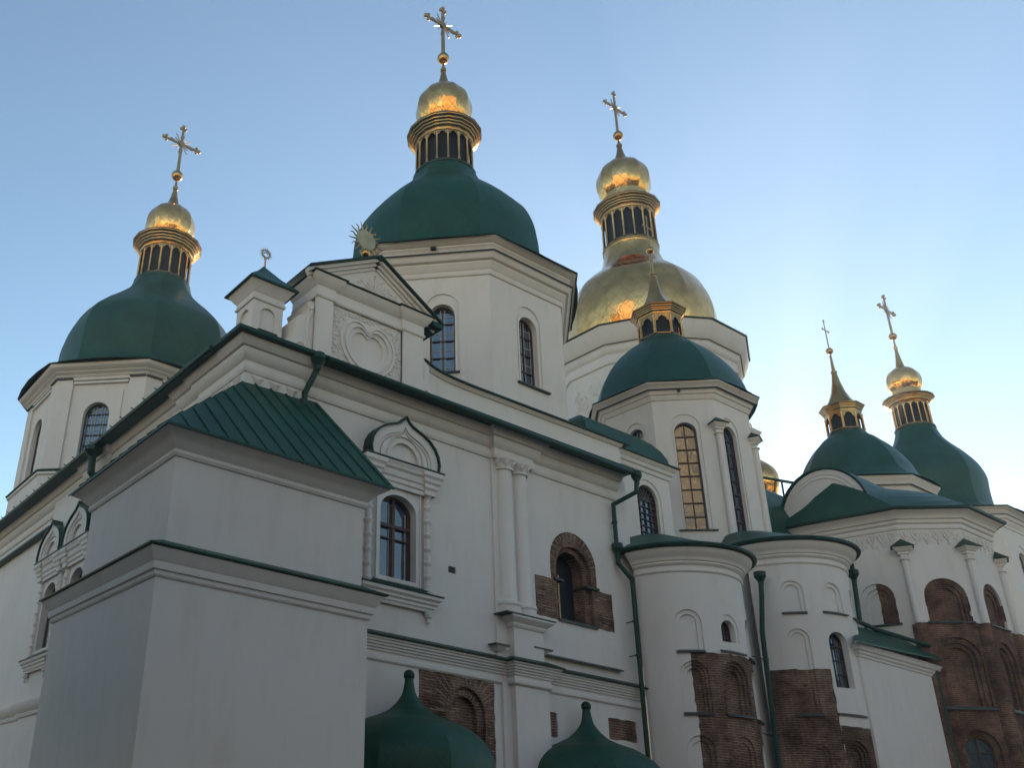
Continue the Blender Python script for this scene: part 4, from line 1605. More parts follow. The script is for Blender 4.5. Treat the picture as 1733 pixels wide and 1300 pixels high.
# --- T3 / T4: spired twin towers
prof3 = [(20.75, 3.75), (20.98, 3.42), (21.6, 3.24), (22.2, 3.0), (22.8, 2.67), (23.4, 2.22), (24.0, 1.62), (24.4, 1.12), (24.55, .98)]
C3 = (34.42, 23.62)
w3 = {225: tall_win(-.02, 14.25, 1.16, 19.4, .74, 18.95, .26, 2, 8, (-.72, .74, 14.22, .08, .05), False),
      270: tall_win(-.35, 14.2, 1.16, 19.4, .74, 18.95, .26, 2, 8, (-.95, .25, 14.17, .08, .05), False),
      180: tall_win(.25, 17.3, 1.0, 19.35, .64, 19.0, .26, 2, 3)}
CP3 = [(0, 0.0), (.06, .03), (.08, .12), (.12, .2), (.14, .36), (.22, .42), (.26, .56), (.26, .64), (.36, .72), (.4, .86), (.5, .98), (.6, 1.1), (.62, 1.2), (.0, 1.2)]
t3 = tower('small green-domed tower with tall slender windows, in front of the golden dome', *C3, 2.98, 0.0, 20.75, .5, prof3,
           dict(cz=20.05, cprof=CP3, wins=w3), 'green-domed church towers')
C4 = (50.6, 23.8)
t4 = tower('small green-domed tower with pale gilded spire, right of centre behind the apse roof', *C4, 2.9, 10.0, 20.75, .5, [(z, r * .9 if i > 1 else r) for i, (z, r) in enumerate(prof3)],
           dict(cz=19.6, cprof=CP3, wins={}), 'green-domed church towers')
for t, c, r, rc in ((t3, C3, 1.0, 1.33), (t4, C4, .92, 1.18)):
    lo = lantern(t, *c, 8, 24.62, 25.7, r, 26.15, rc, 24.5, r + .1, 0)
    s = MB()
    s.lathe(*c, [(26.1, r * 1.0), (26.35, r * .86), (26.7, r * .62), (27.2, r * .4), (27.8, r * .25), (28.4, r * .15), (28.42, r * .18), (28.55, r * .18), (28.57, r * .11), (29.7, .05)], 8, 22.5)
    s.build('spire', M['gold_trim'], t)
    cross(t, *c, 29.9, .2, 31.3, 31.95, .32, False)


def col_cap(parent, x, y, ang, zc, zb, r, big=1.0):
    """slender corner column with moulded cap under a little pyramid roof"""
    a = rad(ang)
    ox, oy = cos(a), sin(a)
    tx, ty = -oy, ox
    co = MB()
    co.lathe(x + ox * .06, y + oy * .06, [(zb, r), (zc - .5 * big, r * .92), (zc - .48 * big, r + .05), (zc - .43 * big, r + .05), (zc - .41 * big, r)], 16)
    po = co.build('column', M['plaster'], parent)
    k = MB()
    steps = [(r + .0, -.41), (r + .02, -.22), (r + .1, -.18), (r + .1, -.1), (r + .18, -.04), (r + .2, .0), (r + .27, .06), (r + .28, .12)]
    for (w0, z0), (w1, z1) in zip(steps, steps[1:]):
        w0 *= big
        w1 *= big
        q = lambda w, z: [(x + ox * w + tx * w, y + oy * w + ty * w, z), (x - ox * .1 + tx * w, y - oy * .1 + ty * w, z), (x - ox * .1 - tx * w, y - oy * .1 - ty * w, z), (x + ox * w - tx * w, y + oy * w - ty * w, z)]
        k.hexa(q(w0, zc + z0 * big), q(w1, zc + z1 * big))
    k.build('capital', M['plaster'], po)
    rf_ = MB()
    w = (r + .36) * big
    z0 = zc + .13 * big
    A, B_ = (x + ox * w + tx * w, y + oy * w + ty * w, z0), (x + ox * w - tx * w, y + oy * w - ty * w, z0)
    C_, D_ = (x - ox * .1 + tx * w, y - oy * .1 + ty * w, z0), (x - ox * .1 - tx * w, y - oy * .1 - ty * w, z0)
    T = (x, y, z0 + .48 * big)
    for tri_ in ((A, B_, T), (C_, A, T), (B_, D_, T), (A, C_, D_, B_)):
        rf_.poly(tri_)
    rf_.build('cap_roof', M['green'], po)


op = oct_pts(*C3, 2.98)
for k, ang in ((6, 247.5), (7, 292.5)):
    R_ = 2.98 / cos(pi / 8)
    col_cap(t3, C3[0] + R_ * cos(rad(ang)), C3[1] + R_ * sin(rad(ang)), ang, 18.75, 13.0, .14, .76)
for (u, deg) in ((-.45, 225), (.45, 225)):
    b = MB()
    fbox(b, facet_frame(*C3, 2.98, deg), -.12 - .08, -.12 + .02, 20.3, 20.42, -.4, -.3)
    b.build('soffit_vent', M['dark'], t3) if u < 0 else None

# --- central golden dome
CG = (42.6, 30.6)
tg = thing('gold_dome_tower', 'great gilded central dome with gilded lantern, onion and cross above a white ornamented drum', 'dome tower', (*CG, 12))
apg = 4.9
gp = oct_pts(*CG, apg, 12)
w = MB()
for k in range(12):
    F_ = facet_frame(*CG, apg, k * 30)
    hw = apg * tan(pi / 12)
    lv = [(arch(0, 17, 1.5, 21.6), .08), (arch(0, 17, 1.25, 21.4), .3, True)] if k in (6, 7, 8, 9) else []
    surface(F_, rect(-hw, hw, 12, 28.6), lv, w)
w.build('drum', M['stucco'], tg, flat=True)
for k in (6, 7, 8, 9):
    window(tg, facet_frame(*CG, apg, k * 30), 0, 17, 1.25, 21.4, .26, 3, 6, inner=False)
w = MB()
for k in (6, 7, 8, 9):
    F_ = facet_frame(*CG, apg, k * 30)
    scrolls(w, F_, [(-1.25, 21.9), (1.25, 21.9), (1.25, 26.3), (-1.25, 26.3)], 90, 40 + k, .07, .26, .035)
w.build('stucco_relief', M['stucco'], tg)
w = MB()
w.sweep(gp, [(0, 26.9), (.1, 26.95), (.12, 27.15), (.1, 27.25), (.1, 27.5), (.2, 27.6), (.26, 27.8), (.26, 27.95), (.42, 28.1), (.52, 28.4), (.62, 28.6), (.7, 28.9), (.72, 29.05), (0, 29.05)], True)
w.build('cornice', M['plaster'], tg)
w = MB()
w.sweep(gp, [(.2, 28.0), (.36, 28.0), (.36, 28.05), (.2, 28.08)], True)
w.sweep(gp, [(.0, 29.06), (.8, 29.06), (.82, 29.12), (-.6, 29.5)], True)
w.build('cornice_flashing', M['flashing'], tg)
dome(tg, *CG, 12, [(28.95, 3.75), (29.35, 4.0), (29.9, 4.2), (30.6, 4.34), (31.4, 4.4), (32.2, 4.3), (33, 4.05), (34, 3.62), (34.8, 2.9), (35.4, 2.24), (36.0, 1.9), (36.6, 1.72), (37.15, 1.66)], 0, M['gold'], 'gold_dome')
lantern(tg, *CG, 16, 37.5, 39.75, 1.6, 40.5, 2.1, 37.35, 1.78, 15, 'gold_trim')
onion(tg, *CG, 12, 42.9, 1.68, 40.5, 1.35, 46.5, 0)
cross(tg, *CG, 46.75, .33, 49.2, 50.5, 1.0)

# ================================================================== HALL between the gallery and the spired tower
hall = thing('side_chapel', 'white wall with gridded arched window, between the gallery end and the slender-windowed tower', 'chapel', (28.2, 22, 0))
b = MB()
FH = plane_frame(0, 21.0, 1, 0)
surface(FH, rect(25.9, 30.0, 8.0, 15.75), [(arch(28.65, 12.95, 1.52, 15.28, None, 18), .04), (arch(28.65, 12.95, 1.2, 15.08, None, 18), .28, True)], b)
b.poly([(30.0, 21.0, 8), (30.0, 26, 8), (30.0, 26, 15.75), (30.0, 21.0, 15.75)])
b.build('wall', M['plaster'], hall)
window(hall, FH, 28.65, 12.95, 1.2, 15.08, .2, 4, 7, None, .05, .03, fan=True)
hp = [(25.9, 21.0), (30.0, 21.0), (30.0, 26)]
b = MB()
b.sweep(hp, [(0, 15.55), (.05, 15.57), (.07, 15.65), (.07, 15.72), (.14, 15.76), (.16, 15.84), (.16, 15.88), (.25, 15.95), (.3, 16.02), (0, 16.03)])
b.build('cornice', M['plaster'], hall)
b = MB()
b.sweep(hp, [(-.5, 16.035), (.36, 16.035), (.37, 16.08), (-.6, 16.25)])
b.build('eave', M['green'], hall)
b = MB()
prev = None
for k in range(9):
    t = k / 8 * pi / 2
    sx, z = cos(t), 16.1 + 2.0 * sin(t)
    q = [(27.6 - 2.2 * sx, 20.95 + 2.6 * (1 - sx), z), (27.6 + 2.55 * sx, 20.95 + 2.6 * (1 - sx), z), (27.6 + 2.55 * sx, 27, z), (27.6 - 2.2 * sx, 27, z)]
    if prev:
        for i in range(4):
            j = (i + 1) % 4
            b.poly([prev[i], prev[j], q[j], q[i]])
    prev = q
b.build('roof', M['green_roof'], hall)
b = MB()
b.box(25.2, 25.9, 19.92, 21.3, 8.0, 13.6)
b.build('end_wall', M['plaster'], hall)

# ================================================================== ROUND APSES
def apse(label, cx, cy, r, zc, zg, top, apex, arches, patches, sills, a0=180, a1=360, pm='brick', name='round_apse'):
    t = thing(name, label, 'apse', (cx, cy, 0), 'round white apses with green half-cone roofs')
    F_ = cyl_frame(cx, cy, r)
    U = lambda deg: rad(deg) * r
    lv = []
    opens = []
    for (ac, half, z0, zt, kind) in arches:
        w = 2 * rad(half) * r
        u = U(ac + 360)
        if kind == 'win':
            lv += [(arch(u, z0, w * 1.4, zt + .17), .03), (arch(u, z0, w, zt), .32, True)]
            opens.append((u, z0, w, zt))
        elif kind == 'bigwin':
            lv += [(arch(u, z0, w, zt), .3, True)]
            opens.append((u, z0, w, zt))
        elif kind == 2:
            lv += [(arch(u, z0, w, zt), .06), (arch(u, z0, w * .64, zt - w * .18), .12)]
        else:
            lv += [(arch(u, z0, w, zt), .07), (arch(u, z0, w * .78, zt - w * .11), .14), (arch(u, z0, w * .54, zt - w * .23), .24)]
    mb = MB()
    pms = []
    pl = []
    for (pa, pb, z0, z1, lab) in patches:
        m_ = MB()
        pms.append((m_, lab))
        pl.append((rect(U(pa + 360), U(pb + 360), z0, z1), m_, .015))
    cuts = [U(a0 + (a1 - a0) * k / 44) for k in range(1, 44)]
    surface(F_, rect(U(a0), U(a1), 0, zc + .1), lv, mb, pl, cuts)
    mb.build('wall', M['plaster'], t)
    for m_, lab in pms:
        m_.build('brick_patch', M[pm], t)['label'] = lab
    for (u, z0, w, zt) in opens:
        window(t, F_, u, z0, w, zt, .27, 2, 4, None, .04, .025)
    for (sa, sb, z) in sills:
        s = MB()
        ledge(s, F_, U(sa + 360), U(sb + 360), z, .09, .05, 5)
        s.build('sill', M['flashing'], t)
    path = [(cx + r * cos(rad(a0 + (a1 - a0) * k / 40)), cy + r * sin(rad(a0 + (a1 - a0) * k / 40))) for k in range(41)]
    c = MB()
    h = zg - zc
    c.sweep(path, [(0, zc), (.03, zc), (.06, zc + .05 * h), (.06, zc + .1 * h), (.02, zc + .14 * h), (.02, zc + .26 * h), (.08, zc + .3 * h), (.12, zc + .36 * h), (.12, zc + .42 * h), (.17, zc + .45 * h), (.2, zc + .55 * h), (.22, zc + .58 * h),
                   (.3, zc + .66 * h), (.4, zc + .8 * h), (.43, zc + .9 * h), (0, zc + .92 * h)])
    c.build('cornice', M['plaster'], t)
    g_ = MB()
    g_.tube([(cx + (r + .52) * cos(rad(q)), cy + (r + .52) * sin(rad(q)), zg) for q in [a0 - 4 + (a1 - a0 + 4) * k / 30 for k in range(31)]], .075, 8)
    g_.build('gutter', M['green'], t)
    rf_ = MB()
    rows = []
    for (k_, rr_, zz) in ((0, r + .3, zg - .06), (0, r + .52, zg - .02), (.02, r + .5, zg + .06), (.3, r * .8, zg + .4 * top), (.66, r * .42, zg + .78 * top), (1, .02, zg + top)):
        ox, oy = cx + (apex[0] - cx) * k_, cy + (apex[1] - cy) * k_
        rows.append([(ox + rr_ * cos(rad(a0 - 30 + (a1 - a0 + 60) * q / 32)), oy + rr_ * sin(rad(a0 - 30 + (a1 - a0 + 60) * q / 32)), zz) for q in range(33)])
    for ra_, rb_ in zip(rows, rows[1:]):
        for q in range(32):
            rf_.poly([ra_[q], ra_[q + 1], rb_[q + 1], rb_[q]])
    rf_.build('roof', M['green_roof'], t, 40)
    return t


ap1 = apse('round white apse beside the gallery end, small arched window above a tall dark brick patch', 27.76, 19.67, 2.1, 10.6, 11.42, 1.3, (27.5, 20.7),
           [(-137, 11, 8.03, 9.36, 2), (-100, 8.0, 8.38, 9.1, 'win'), (-63, 11, 8.03, 9.36, 2),
            (-136.5, 11.8, 6.1, 7.72, 3), (-99, 16.5 * .95, 6.1, 7.78, 3), (-62, 11.8, 6.1, 7.72, 3),
            (-138, 11, 3.4, 5.46, 2), (-99.5, 13, 3.4, 5.5, 2), (-62, 11, 3.4, 5.46, 2)],
           [(-137.8, -58, .6, 7.98, 'tall dark brick patch with stepped blind arches')],
           [(-149, -126, 8.02), (-112, -83, 8.08), (-75, -50, 8.02), (-148.5, -125, 6.1), (-114, -83, 6.12), (-75, -50, 6.1)])
ap2 = apse('round white apse beside the plain buttress, long dark window and low brown brick patches', 34.4, 19.6, 2.2, 12.2, 13.05, 1.15, (33.5, 20.8),
           [(-144, 9.7, 10.4, 11.56, 2), (-106, 11, 10.42, 11.55, 2), (-68, 10, 10.4, 11.56, 2),
            (-145, 9.3, 6.82, 9.8, 2), (-109, 10, 7.78, 9.74, 'bigwin'),
            (-143, 8.2, 3.4, 5.86, 2), (-109, 12, 3.2, 6.02, 3)],
           [(-178, -121.9, .6, 8.39, 'brown brick patch left of the long window'), (-121.9, -80, .6, 6.49, 'brown brick patch below the long window')],
           [(-155, -134, 10.38), (-119.5, -92, 10.43), (-80, -62, 10.4), (-156, -134, 6.82), (-122.5, -92, 6.88)])
b = MB()
fbox(b, plane_frame(0, 19.95, 1, 0), 29.2, 32.9, 0, 12.1, 0, .4)
b.build('link_wall', M['plaster'], ap2)

# ================================================================== BUTTRESS
bt_ = thing('buttress', 'plain white buttress with sloping green lean-to roof between the round apse and the brick apse', 'buttress', (36.4, 18, 0))
BX = [(34.5, 20.5), (34.5, 17.33), (39.72, 17.33), (39.72, 20.5)]
b = MB()
b.prism(BX, 0, 9.5)
b.build('wall', M['plaster'], bt_)
b = MB()
b.sweep(BX, [(0, 8.95), (.04, 8.97), (.05, 9.04), (.1, 9.08), (.12, 9.16), (.18, 9.2), (.2, 9.28), (.26, 9.36), (0, 9.38)])
b.build('cornice', M['plaster'], bt_)
b = MB()
b.slab([(33.75, 16.98, 9.38), (39.85, 16.98, 9.62), (39.85, 18.2, 10.6), (36.3, 18.2, 10.5)], .07)
b.slab([(36.2, 18.1, 10.4), (39.85, 18.1, 10.53), (39.85, 19.9, 10.7), (36.4, 19.9, 10.5)], .1)
b.build('roof', M['green_roof'], bt_)

# ================================================================== CENTRAL POLYGONAL APSE
ca = thing('polygonal_apse', 'large many-sided apse, white above and red brick below, with slender corner columns', 'apse', (42.6, 19, 0))
CP = [(39.0, 21.5), (39.1, 20.5), (39.7, 17.45), (41.3, 15.85), (43.9, 15.85), (45.5, 17.45), (46.1, 20.5), (46.2, 21.5)]
wl_ = MB()
bk_ = MB()
segs = list(zip(CP[1:], CP[2:]))[:5]
for i, (A, B_) in enumerate(segs):
    L = hypot(B_[0] - A[0], B_[1] - A[1])
    F_ = plane_frame(*A, B_[0] - A[0], B_[1] - A[1])
    if i in (0, 4):
        u = 1.88 if i == 0 else L - 1.88
        lv = [(arch(u, 11.12, 1.2, 12.82), .06), (arch(u, 11.12, .86, 12.62), .13), (arch(u, 11.12, .6, 12.45), .18), (arch(u, 8, 1.2, 10.3), .1)]
        a_ = arch(u, 11.12, 1.2, 12.82)
        h_ = [(max(p[0], u) if i == 0 else min(p[0], u), p[1]) for p in a_]
        h2 = []
        for p in h_:
            if not h2 or hypot(p[0] - h2[-1][0], p[1] - h2[-1][1]) > 1e-6:
                h2.append(p)
        # top point of the half arch
        pa = [(h2, bk_, .02), (rect(0, L, .3, 9.0), bk_, .02)]
    else:
        u = L / 2 + (.03 if i != 2 else 0)
        lv = [(arch(u, 11.12, 1.5, 12.87), .08), (arch(u, 11.12, 1.2, 12.68), .15), (arch(u, 11.12, .95, 12.5), .22),
              (arch(u, 7.88, 1.5, 10.53), .1), (arch(u, 7.88, 1.2, 10.33), .2), (arch(u, 7.88, .95, 10.16), .32),
              (arch(u, 4.0, 1.3, 7.07), .15), (arch(u, 4.0, .95, 6.85), .35, True)]
        pa = [(arch(u, 11.12, 1.5, 12.87), bk_, .0), (rect(0, L, .3, 11.08), bk_, .02)]
    surface(F_, rect(0, L, 0, 15.2), lv, wl_, pa)
    if i not in (0, 4):
        window(ca, F_, u, 4.0, .95, 6.85, .3, 2, 5, None, .05, .03)
    for q in ((u - .68, u + .68, 11.12, .08, .05),) if i in (0, 4) else ((u - .82, u + .8, 11.12, .08, .05), (u - .92, u + .85, 7.88, .14, .1)):
        s = MB()
        ledge(s, F_, *q)
        s.build('sill', M['flashing'], ca)
    scr = MB()
    for q in range(int(L / .38)):
        uu = .19 + q * .38
        scr.tube([F_(uu - .16, 14.83, 0), F_(uu - .1, 14.6, -.015), F_(uu, 14.38, -.01), F_(uu + .1, 14.6, -.015), F_(uu + .16, 14.83, 0)], [.02, .035, .04, .035, .02], 5)
        scr.ball(F_(uu, 14.32, 0), .05, 6, 5)
        scr.tube([F_(uu - .05, 14.8, 0), F_(uu, 14.62, -.015), F_(uu + .05, 14.8, 0)], .03, 5)
    scrolls(scr, F_, rect(.02, L - .02, 14.2, 14.92), int(L * 24), 60 + i, .04, .1, .022)
    scr.build('frieze_relief', M['stucco'], ca)
wl_.poly([(39.0, 21.5, 0), (39.1, 20.5, 0), (39.1, 20.5, 15.2), (39.0, 21.5, 15.2)])
wl_.build('wall', M['plaster'], ca, flat=True)
bk_.build('brick_patch', M['brick_red'], ca, flat=True)['label'] = 'red brick lower walls and arches of the apse'
for i, ang in ((2, 205), (3, 247.5), (4, 292.5), (5, 335)):
    col_cap(ca, *CP[i], ang, 14.0, 11.05, .13, .84)
    q = MB()
    q.lathe(*CP[i], [(.3, .26), (11.0, .24), (11.04, .1)], 10)
    q.build('brick_shaft', M['brick_red'], ca)
c = MB()
c.sweep(CP, [(0, 14.9), (.05, 14.92), (.07, 15.0), (.04, 15.05), (.04, 15.12), (.12, 15.16), (.14, 15.24), (.14, 15.28), (.22, 15.32), (.25, 15.42), (.34, 15.5), (.42, 15.56), (.5, 15.6), (0, 15.62)])
c.build('cornice', M['plaster'], ca)
c = MB()
c.sweep(CP, [(-.3, 15.625), (.6, 15.625), (.62, 15.66), (.62, 15.72), (-.3, 15.95)])
c.build('eave', M['green'], ca)
c = MB()
def off(p, q, d):
    return None


EV = [(38.42, 21.6, 15.68), (38.5, 20.45, 15.68), (39.12, 17.2, 15.68), (41.06, 15.26, 15.68), (44.14, 15.26, 15.68), (46.08, 17.2, 15.68), (46.7, 20.45, 15.68), (46.8, 21.6, 15.68)]
RI = [(38.75, 20.9, 16.25), (38.85, 20.1, 16.85), (38.95, 19.3, 17.3), (40.4, 18.7, 17.42), (42.2, 18.2, 17.5), (43.6, 18.1, 17.5), (45.6, 19.4, 16.9), (46.2, 21.4, 16.6)]


def bul(p, q, t, h=.16):
    return (p[0] + (q[0] - p[0]) * t, p[1] + (q[1] - p[1]) * t, p[2] + (q[2] - p[2]) * t + h * sin(pi * t))


for (A0, A1_, B0, B1) in ((EV[0], EV[1], RI[0], RI[1]), (EV[1], EV[2], RI[1], RI[2]), (EV[2], EV[3], RI[2], RI[4]), (EV[3], EV[4], RI[4], RI[5]), (EV[4], EV[5], RI[5], RI[6]), (EV[5], EV[6], RI[6], RI[7])):
    for k in range(6):
        t0, t1_ = k / 6, (k + 1) / 6
        c.poly([bul(A0, B0, t0), bul(A1_, B1, t0), bul(A1_, B1, t1_), bul(A0, B0, t1_)])
# back slopes of the hump
c.poly([RI[2], RI[4], (42.2, 20.5, 16.6), (39.6, 20.2, 16.4)])
c.poly([RI[4], RI[5], (43.6, 20.5, 16.6), (42.2, 20.5, 16.6)])
c.poly([RI[5], RI[6], RI[7], (43.6, 20.5, 16.6)])
c.build('roof', M['green_roof'], ca)

# semicircular lunette wall and the vault roof behind it
lu = thing('lunette_gable', 'white half-round gable wall standing on the green apse roof left of the pale spired tower', 'gable', (39.3, 19.95, 15))
b = MB()
half = [(19.95 + 1.85 * cos(pi * k / 20), 16.0 + 2.1 * sin(pi * k / 20)) for k in range(21)]
f0 = [(39.1, y, z) for y, z in half] + [(39.1, 18.1, 15.8), (39.1, 21.8, 15.8)]
f1 = [(39.5, y, z) for x, y, z in f0]
b.poly(f0)
for i in range(len(f0)):
    j = (i + 1) % len(f0)
    b.poly([f0[i], f0[j], f1[j], f1[i]])
FLu = plane_frame(39.1, 0, 0, -1)
for k_ in (.9, .82):
    pts = [FLu(-(19.95 + 1.85 * k_ * cos(pi * k / 20)), 16.0 + 2.1 * k_ * sin(pi * k / 20), 0) for k in range(21)]
    b.tube(pts, .035, 6)
b.build('wall', M['plaster'], lu)
b = MB()
o = [(19.95 + 1.98 * cos(pi * k / 20), 16.0 + 2.2 * sin(pi * k / 20)) for k in range(21)]
for (ya, za), (yb, zb) in zip(o, o[1:]):
    b.slab([(39.0, ya, za), (39.0, yb, zb), (46, yb, zb), (46, ya, za)], .06)
b.build('roof', M['green_roof'], lu)

nv = thing('nave_vault', 'rounded dark green vault roof swelling up behind the lunette and apse', 'roof', (42, 24, 12))
b = MB()
prev = None
for k in range(13):
    t = k / 12 * pi
    y, z = 25.2 - 3.9 * cos(t), 15.2 + 3.9 * sin(t)
    cur = (y, z)
    if prev:
        b.slab([(36.9, prev[0], prev[1]), (36.9, y, z), (48, y, z), (48, prev[0], prev[1])], .08)
    prev = cur
b.build('roof', M['green_roof'], nv)
b = MB()
b.box(36.0, 48.0, 21.4, 29.0, 0, 15.2)
b.build('wall', M['plaster'], nv)

# ================================================================== far gable, far golden cupola, roof railing
fg = thing('distant_gable', 'white gable edge with moulded cap far behind the slender-windowed tower', 'gable', (51, 30.5, 15))
b = MB()
pl = [(48.5, 0), (52.3, 0), (52.25, 23.6), (51.95, 24.4), (51.85, 25.4), (51.9, 26.6), (48.5, 26.6)]
f0 = [(x, 30.0, z) for x, z in pl]
f1 = [(x, 31.0, z) for x, z in pl]
b.poly(f0)
b.poly(list(reversed(f1)))
for i in range(len(pl)):
    j = (i + 1) % len(pl)
    b.poly([f0[i], f0[j], f1[j], f1[i]])
b.build('wall', M['plaster'], fg)
b = MB()
b.hexa([(48.5, 30, 26.6), (51.95, 30, 26.6), (51.95, 31, 26.6), (48.5, 31, 26.6)], [(48.4, 29.7, 27.2), (52.45, 29.7, 27.2), (52.45, 31.3, 27.2), (48.4, 31.3, 27.2)])
b.box(48.4, 52.5, 29.7, 31.3, 27.2, 27.35)
b.build('cap', M['plaster'], fg)
sunburst('distant_vane', 'tiny gilded loop vane on the distant gable cap', 52.35, 30.3, 27.95, .16, 8, .05, 27.35, 0, True, False)
cu = thing('gold_cupola', 'small golden cupola peeping over the green roof, beside the slender-windowed tower', 'cupola', (57.4, 33.0, 14))
b = MB()
b.prism(oct_pts(57.4, 33.0, .75), 0, 25.2)
b.build('drum', M['plaster'], cu)
dome(cu, 57.4, 33.0, 12, [(25.1, .82), (25.6, .98), (26.1, 1.08), (26.6, 1.04), (27.05, .86), (27.4, .56), (27.65, .28), (27.85, .06)], 0, M['gold_small'], 'gold_dome')
ra_ = thing('roof_railing', 'dark metal roof-edge railing in front of the small golden cupola', 'railing', (46, 25, 17))
b = MB()
b.bar((44.4, 25.6, 20.9), (46.6, 24.6, 20.75), .1, .12)
for f in (.5, .96):
    x, y = 44.4 + 2.2 * f, 25.6 - f
    b.bar((x, y, 18.5), (x, y, 20.8), .07, .07)
b.bar((46.5, 24.65, 20.75), (46.95, 24.5, 20.1), .06, .06)
b.build('rail', M['green'], ra_)

# ================================================================== PORCH DOMES at the foot
def porch(label, cx, cy, zt, k, rot):
    t = thing('porch_dome', label, 'porch', (cx, cy, 0), 'green bulbous porch domes at the foot of the gallery')
    z = lambda q: zt - q * k
    prof = [(z(3.2), 2.2), (z(2.9), 2.22), (z(2.5), 2.22), (z(2.1), 2.16), (z(1.8), 2.0), (z(1.55), 1.73), (z(1.35), 1.38), (z(1.2), .95), (z(1.05), .62), (z(.85), .38), (z(.6), .2), (z(.3), .13), (z(.18), .12)]
    dome(t, cx, cy, 8, prof, rot, M['green_dome'])
    b = MB()
    b.ball((cx, cy, zt - .1), .15, 14, 9)
    b.build('finial', M['green'], t)
    b = MB()
    pts = [(cx - 2.9, cy + .6), (cx - 2.9, cy - 2.2), (cx + 2.9, cy - 2.2), (cx + 2.9, cy + .6)]
    b.prism([(cx - 2.35, cy + .5), (cx - 2.35, cy - 1.8), (cx + 2.35, cy - 1.8), (cx + 2.35, cy + .5)], 0, z(3.25))
    b.build('wall', M['plaster'], t)
    b = MB()
    b.hexa([(p[0], p[1], z(3.3)) for p in pts], [(cx + (p[0] - cx) * .8, cy + (p[1] - cy) * .8, z(2.95)) for p in pts])
    b.build('eave', M['green'], t)
    return t


porch('green bulbous porch dome with ball finial, right against the corner annex', 15.72, 19.35, 6.02, 1.0, 10)
porch('green bulbous porch dome with ball finial, between the white pier and the round apse', 22.62, 19.5, 6.08, 1.0, -8)


# ================================================================== DRAINPIPES
def pipe(label, pts, funnels, r=.075, brackets=(), bdir=(0, .2, 0)):
    t = thing('drainpipe', label, 'drainpipe', pts[-1], 'green drainpipes on the church walls')
    b = MB()
    for a, q in zip(pts, pts[1:]):
        b.tube([a, q], r, 10)
    for q in pts[1:-1]:
        b.ball(q, r * 1.12, 10, 6)
    b.build('pipe', M['green'], t)
    for (x, y, z) in funnels:
        f = MB()
        f.lathe(x, y, [(z - .42, r), (z - .34, r * 1.15), (z - .3, r * 1.1), (z - .12, r * 2.3), (z - .1, r * 2.5), (z + .06, r * 2.5), (z + .08, r * 2.3)], 10)
        f.build('funnel', M['green'], t)
    k = MB()
    for q in brackets:
        q = Vector(q)
        k.tube([q - Vector((0, 0, .03)), q + Vector((0, 0, .03))], r * 1.25, 10)
        k.bar(q, q + Vector(bdir), .03, .03)
    if brackets:
        k.build('bracket', M['green'], t)
    return t


pipe('green drainpipe stub with funnel dropping from the gable gutter onto the annex roof', [(12.25, 19.2, 13.95), (12.25, 19.25, 13.75), (12.05, 19.45, 13.1), (12.05, 19.45, 12.7)], [(12.25, 19.18, 14.2)], .085)
pipe('green drainpipe with stepped bends running down between the gallery end and the round apse', [(25.5, 19.08, 14.0), (25.45, 19.1, 13.45), (25.0, 19.75, 13.05), (24.98, 19.75, 11.5), (24.98, 19.75, 10.95), (25.3, 19.5, 10.4), (25.2, 19.48, .2)],
     [(25.5, 19.08, 14.12), (24.98, 19.72, 11.55)], .075, [(25.25, 19.49, z) for z in (9.0, 7.9)] + [(24.99, 19.75, 12.4)], (0, .35, 0))
pipe('green drainpipe in the angle between the two round apses', [(31.75, 18.9, 11.5), (31.7, 18.92, 10.9), (31.45, 18.95, 9.6), (31.25, 18.95, 5.5), (31.25, 18.95, .2)], [(31.75, 18.9, 11.75)], .085, [(31.4, 18.95, 8.6), (31.28, 18.95, 6.0)], (-.9, .4, .15))
pipe('green drainpipe running from the second round apse down along the buttress roof', [(37.1, 18.25, 13.1), (36.97, 18.2, 12.6), (36.91, 18.2, 12.0), (36.78, 18.2, 10.72), (37.6, 18.05, 10.55), (39.6, 17.2, 10.12)], [(36.96, 18.2, 12.72)], .085)
pipe('dark green drainpipe on the right edge of the plain buttress', [(39.72, 17.25, 9.3), (39.72, 17.25, .2)], [], .1)
pipe('green drainpipe funnel under the far left eave of the side wall', [(9.66, 29.5, 13.9), (9.7, 29.5, 13.2), (10.15, 29.5, 12.6), (10.15, 29.5, 7)], [(9.66, 29.5, 14.05)], .13)


# ================================================================== COURTYARD behind the viewer (unseen trees and houses added for reflections, bounce and shade)
def leaf_mat():
    m, nt, b = mat('foliage')
    tc = N(nt, 'ShaderNodeTexCoord')
    n = noise(nt, tc.outputs['Object'], 0.9, 4)
    r = ramp(nt, [(0.3, (0.035, 0.055, 0.018)), (0.7, (0.10, 0.095, 0.03))])
    nt.links.new(n.outputs[0], r.inputs[0])
    nt.links.new(r.outputs[0], b.inputs['Base Color'])
    b.inputs['Roughness'].default_value = 0.7
    return m


M['leaf'] = leaf_mat()


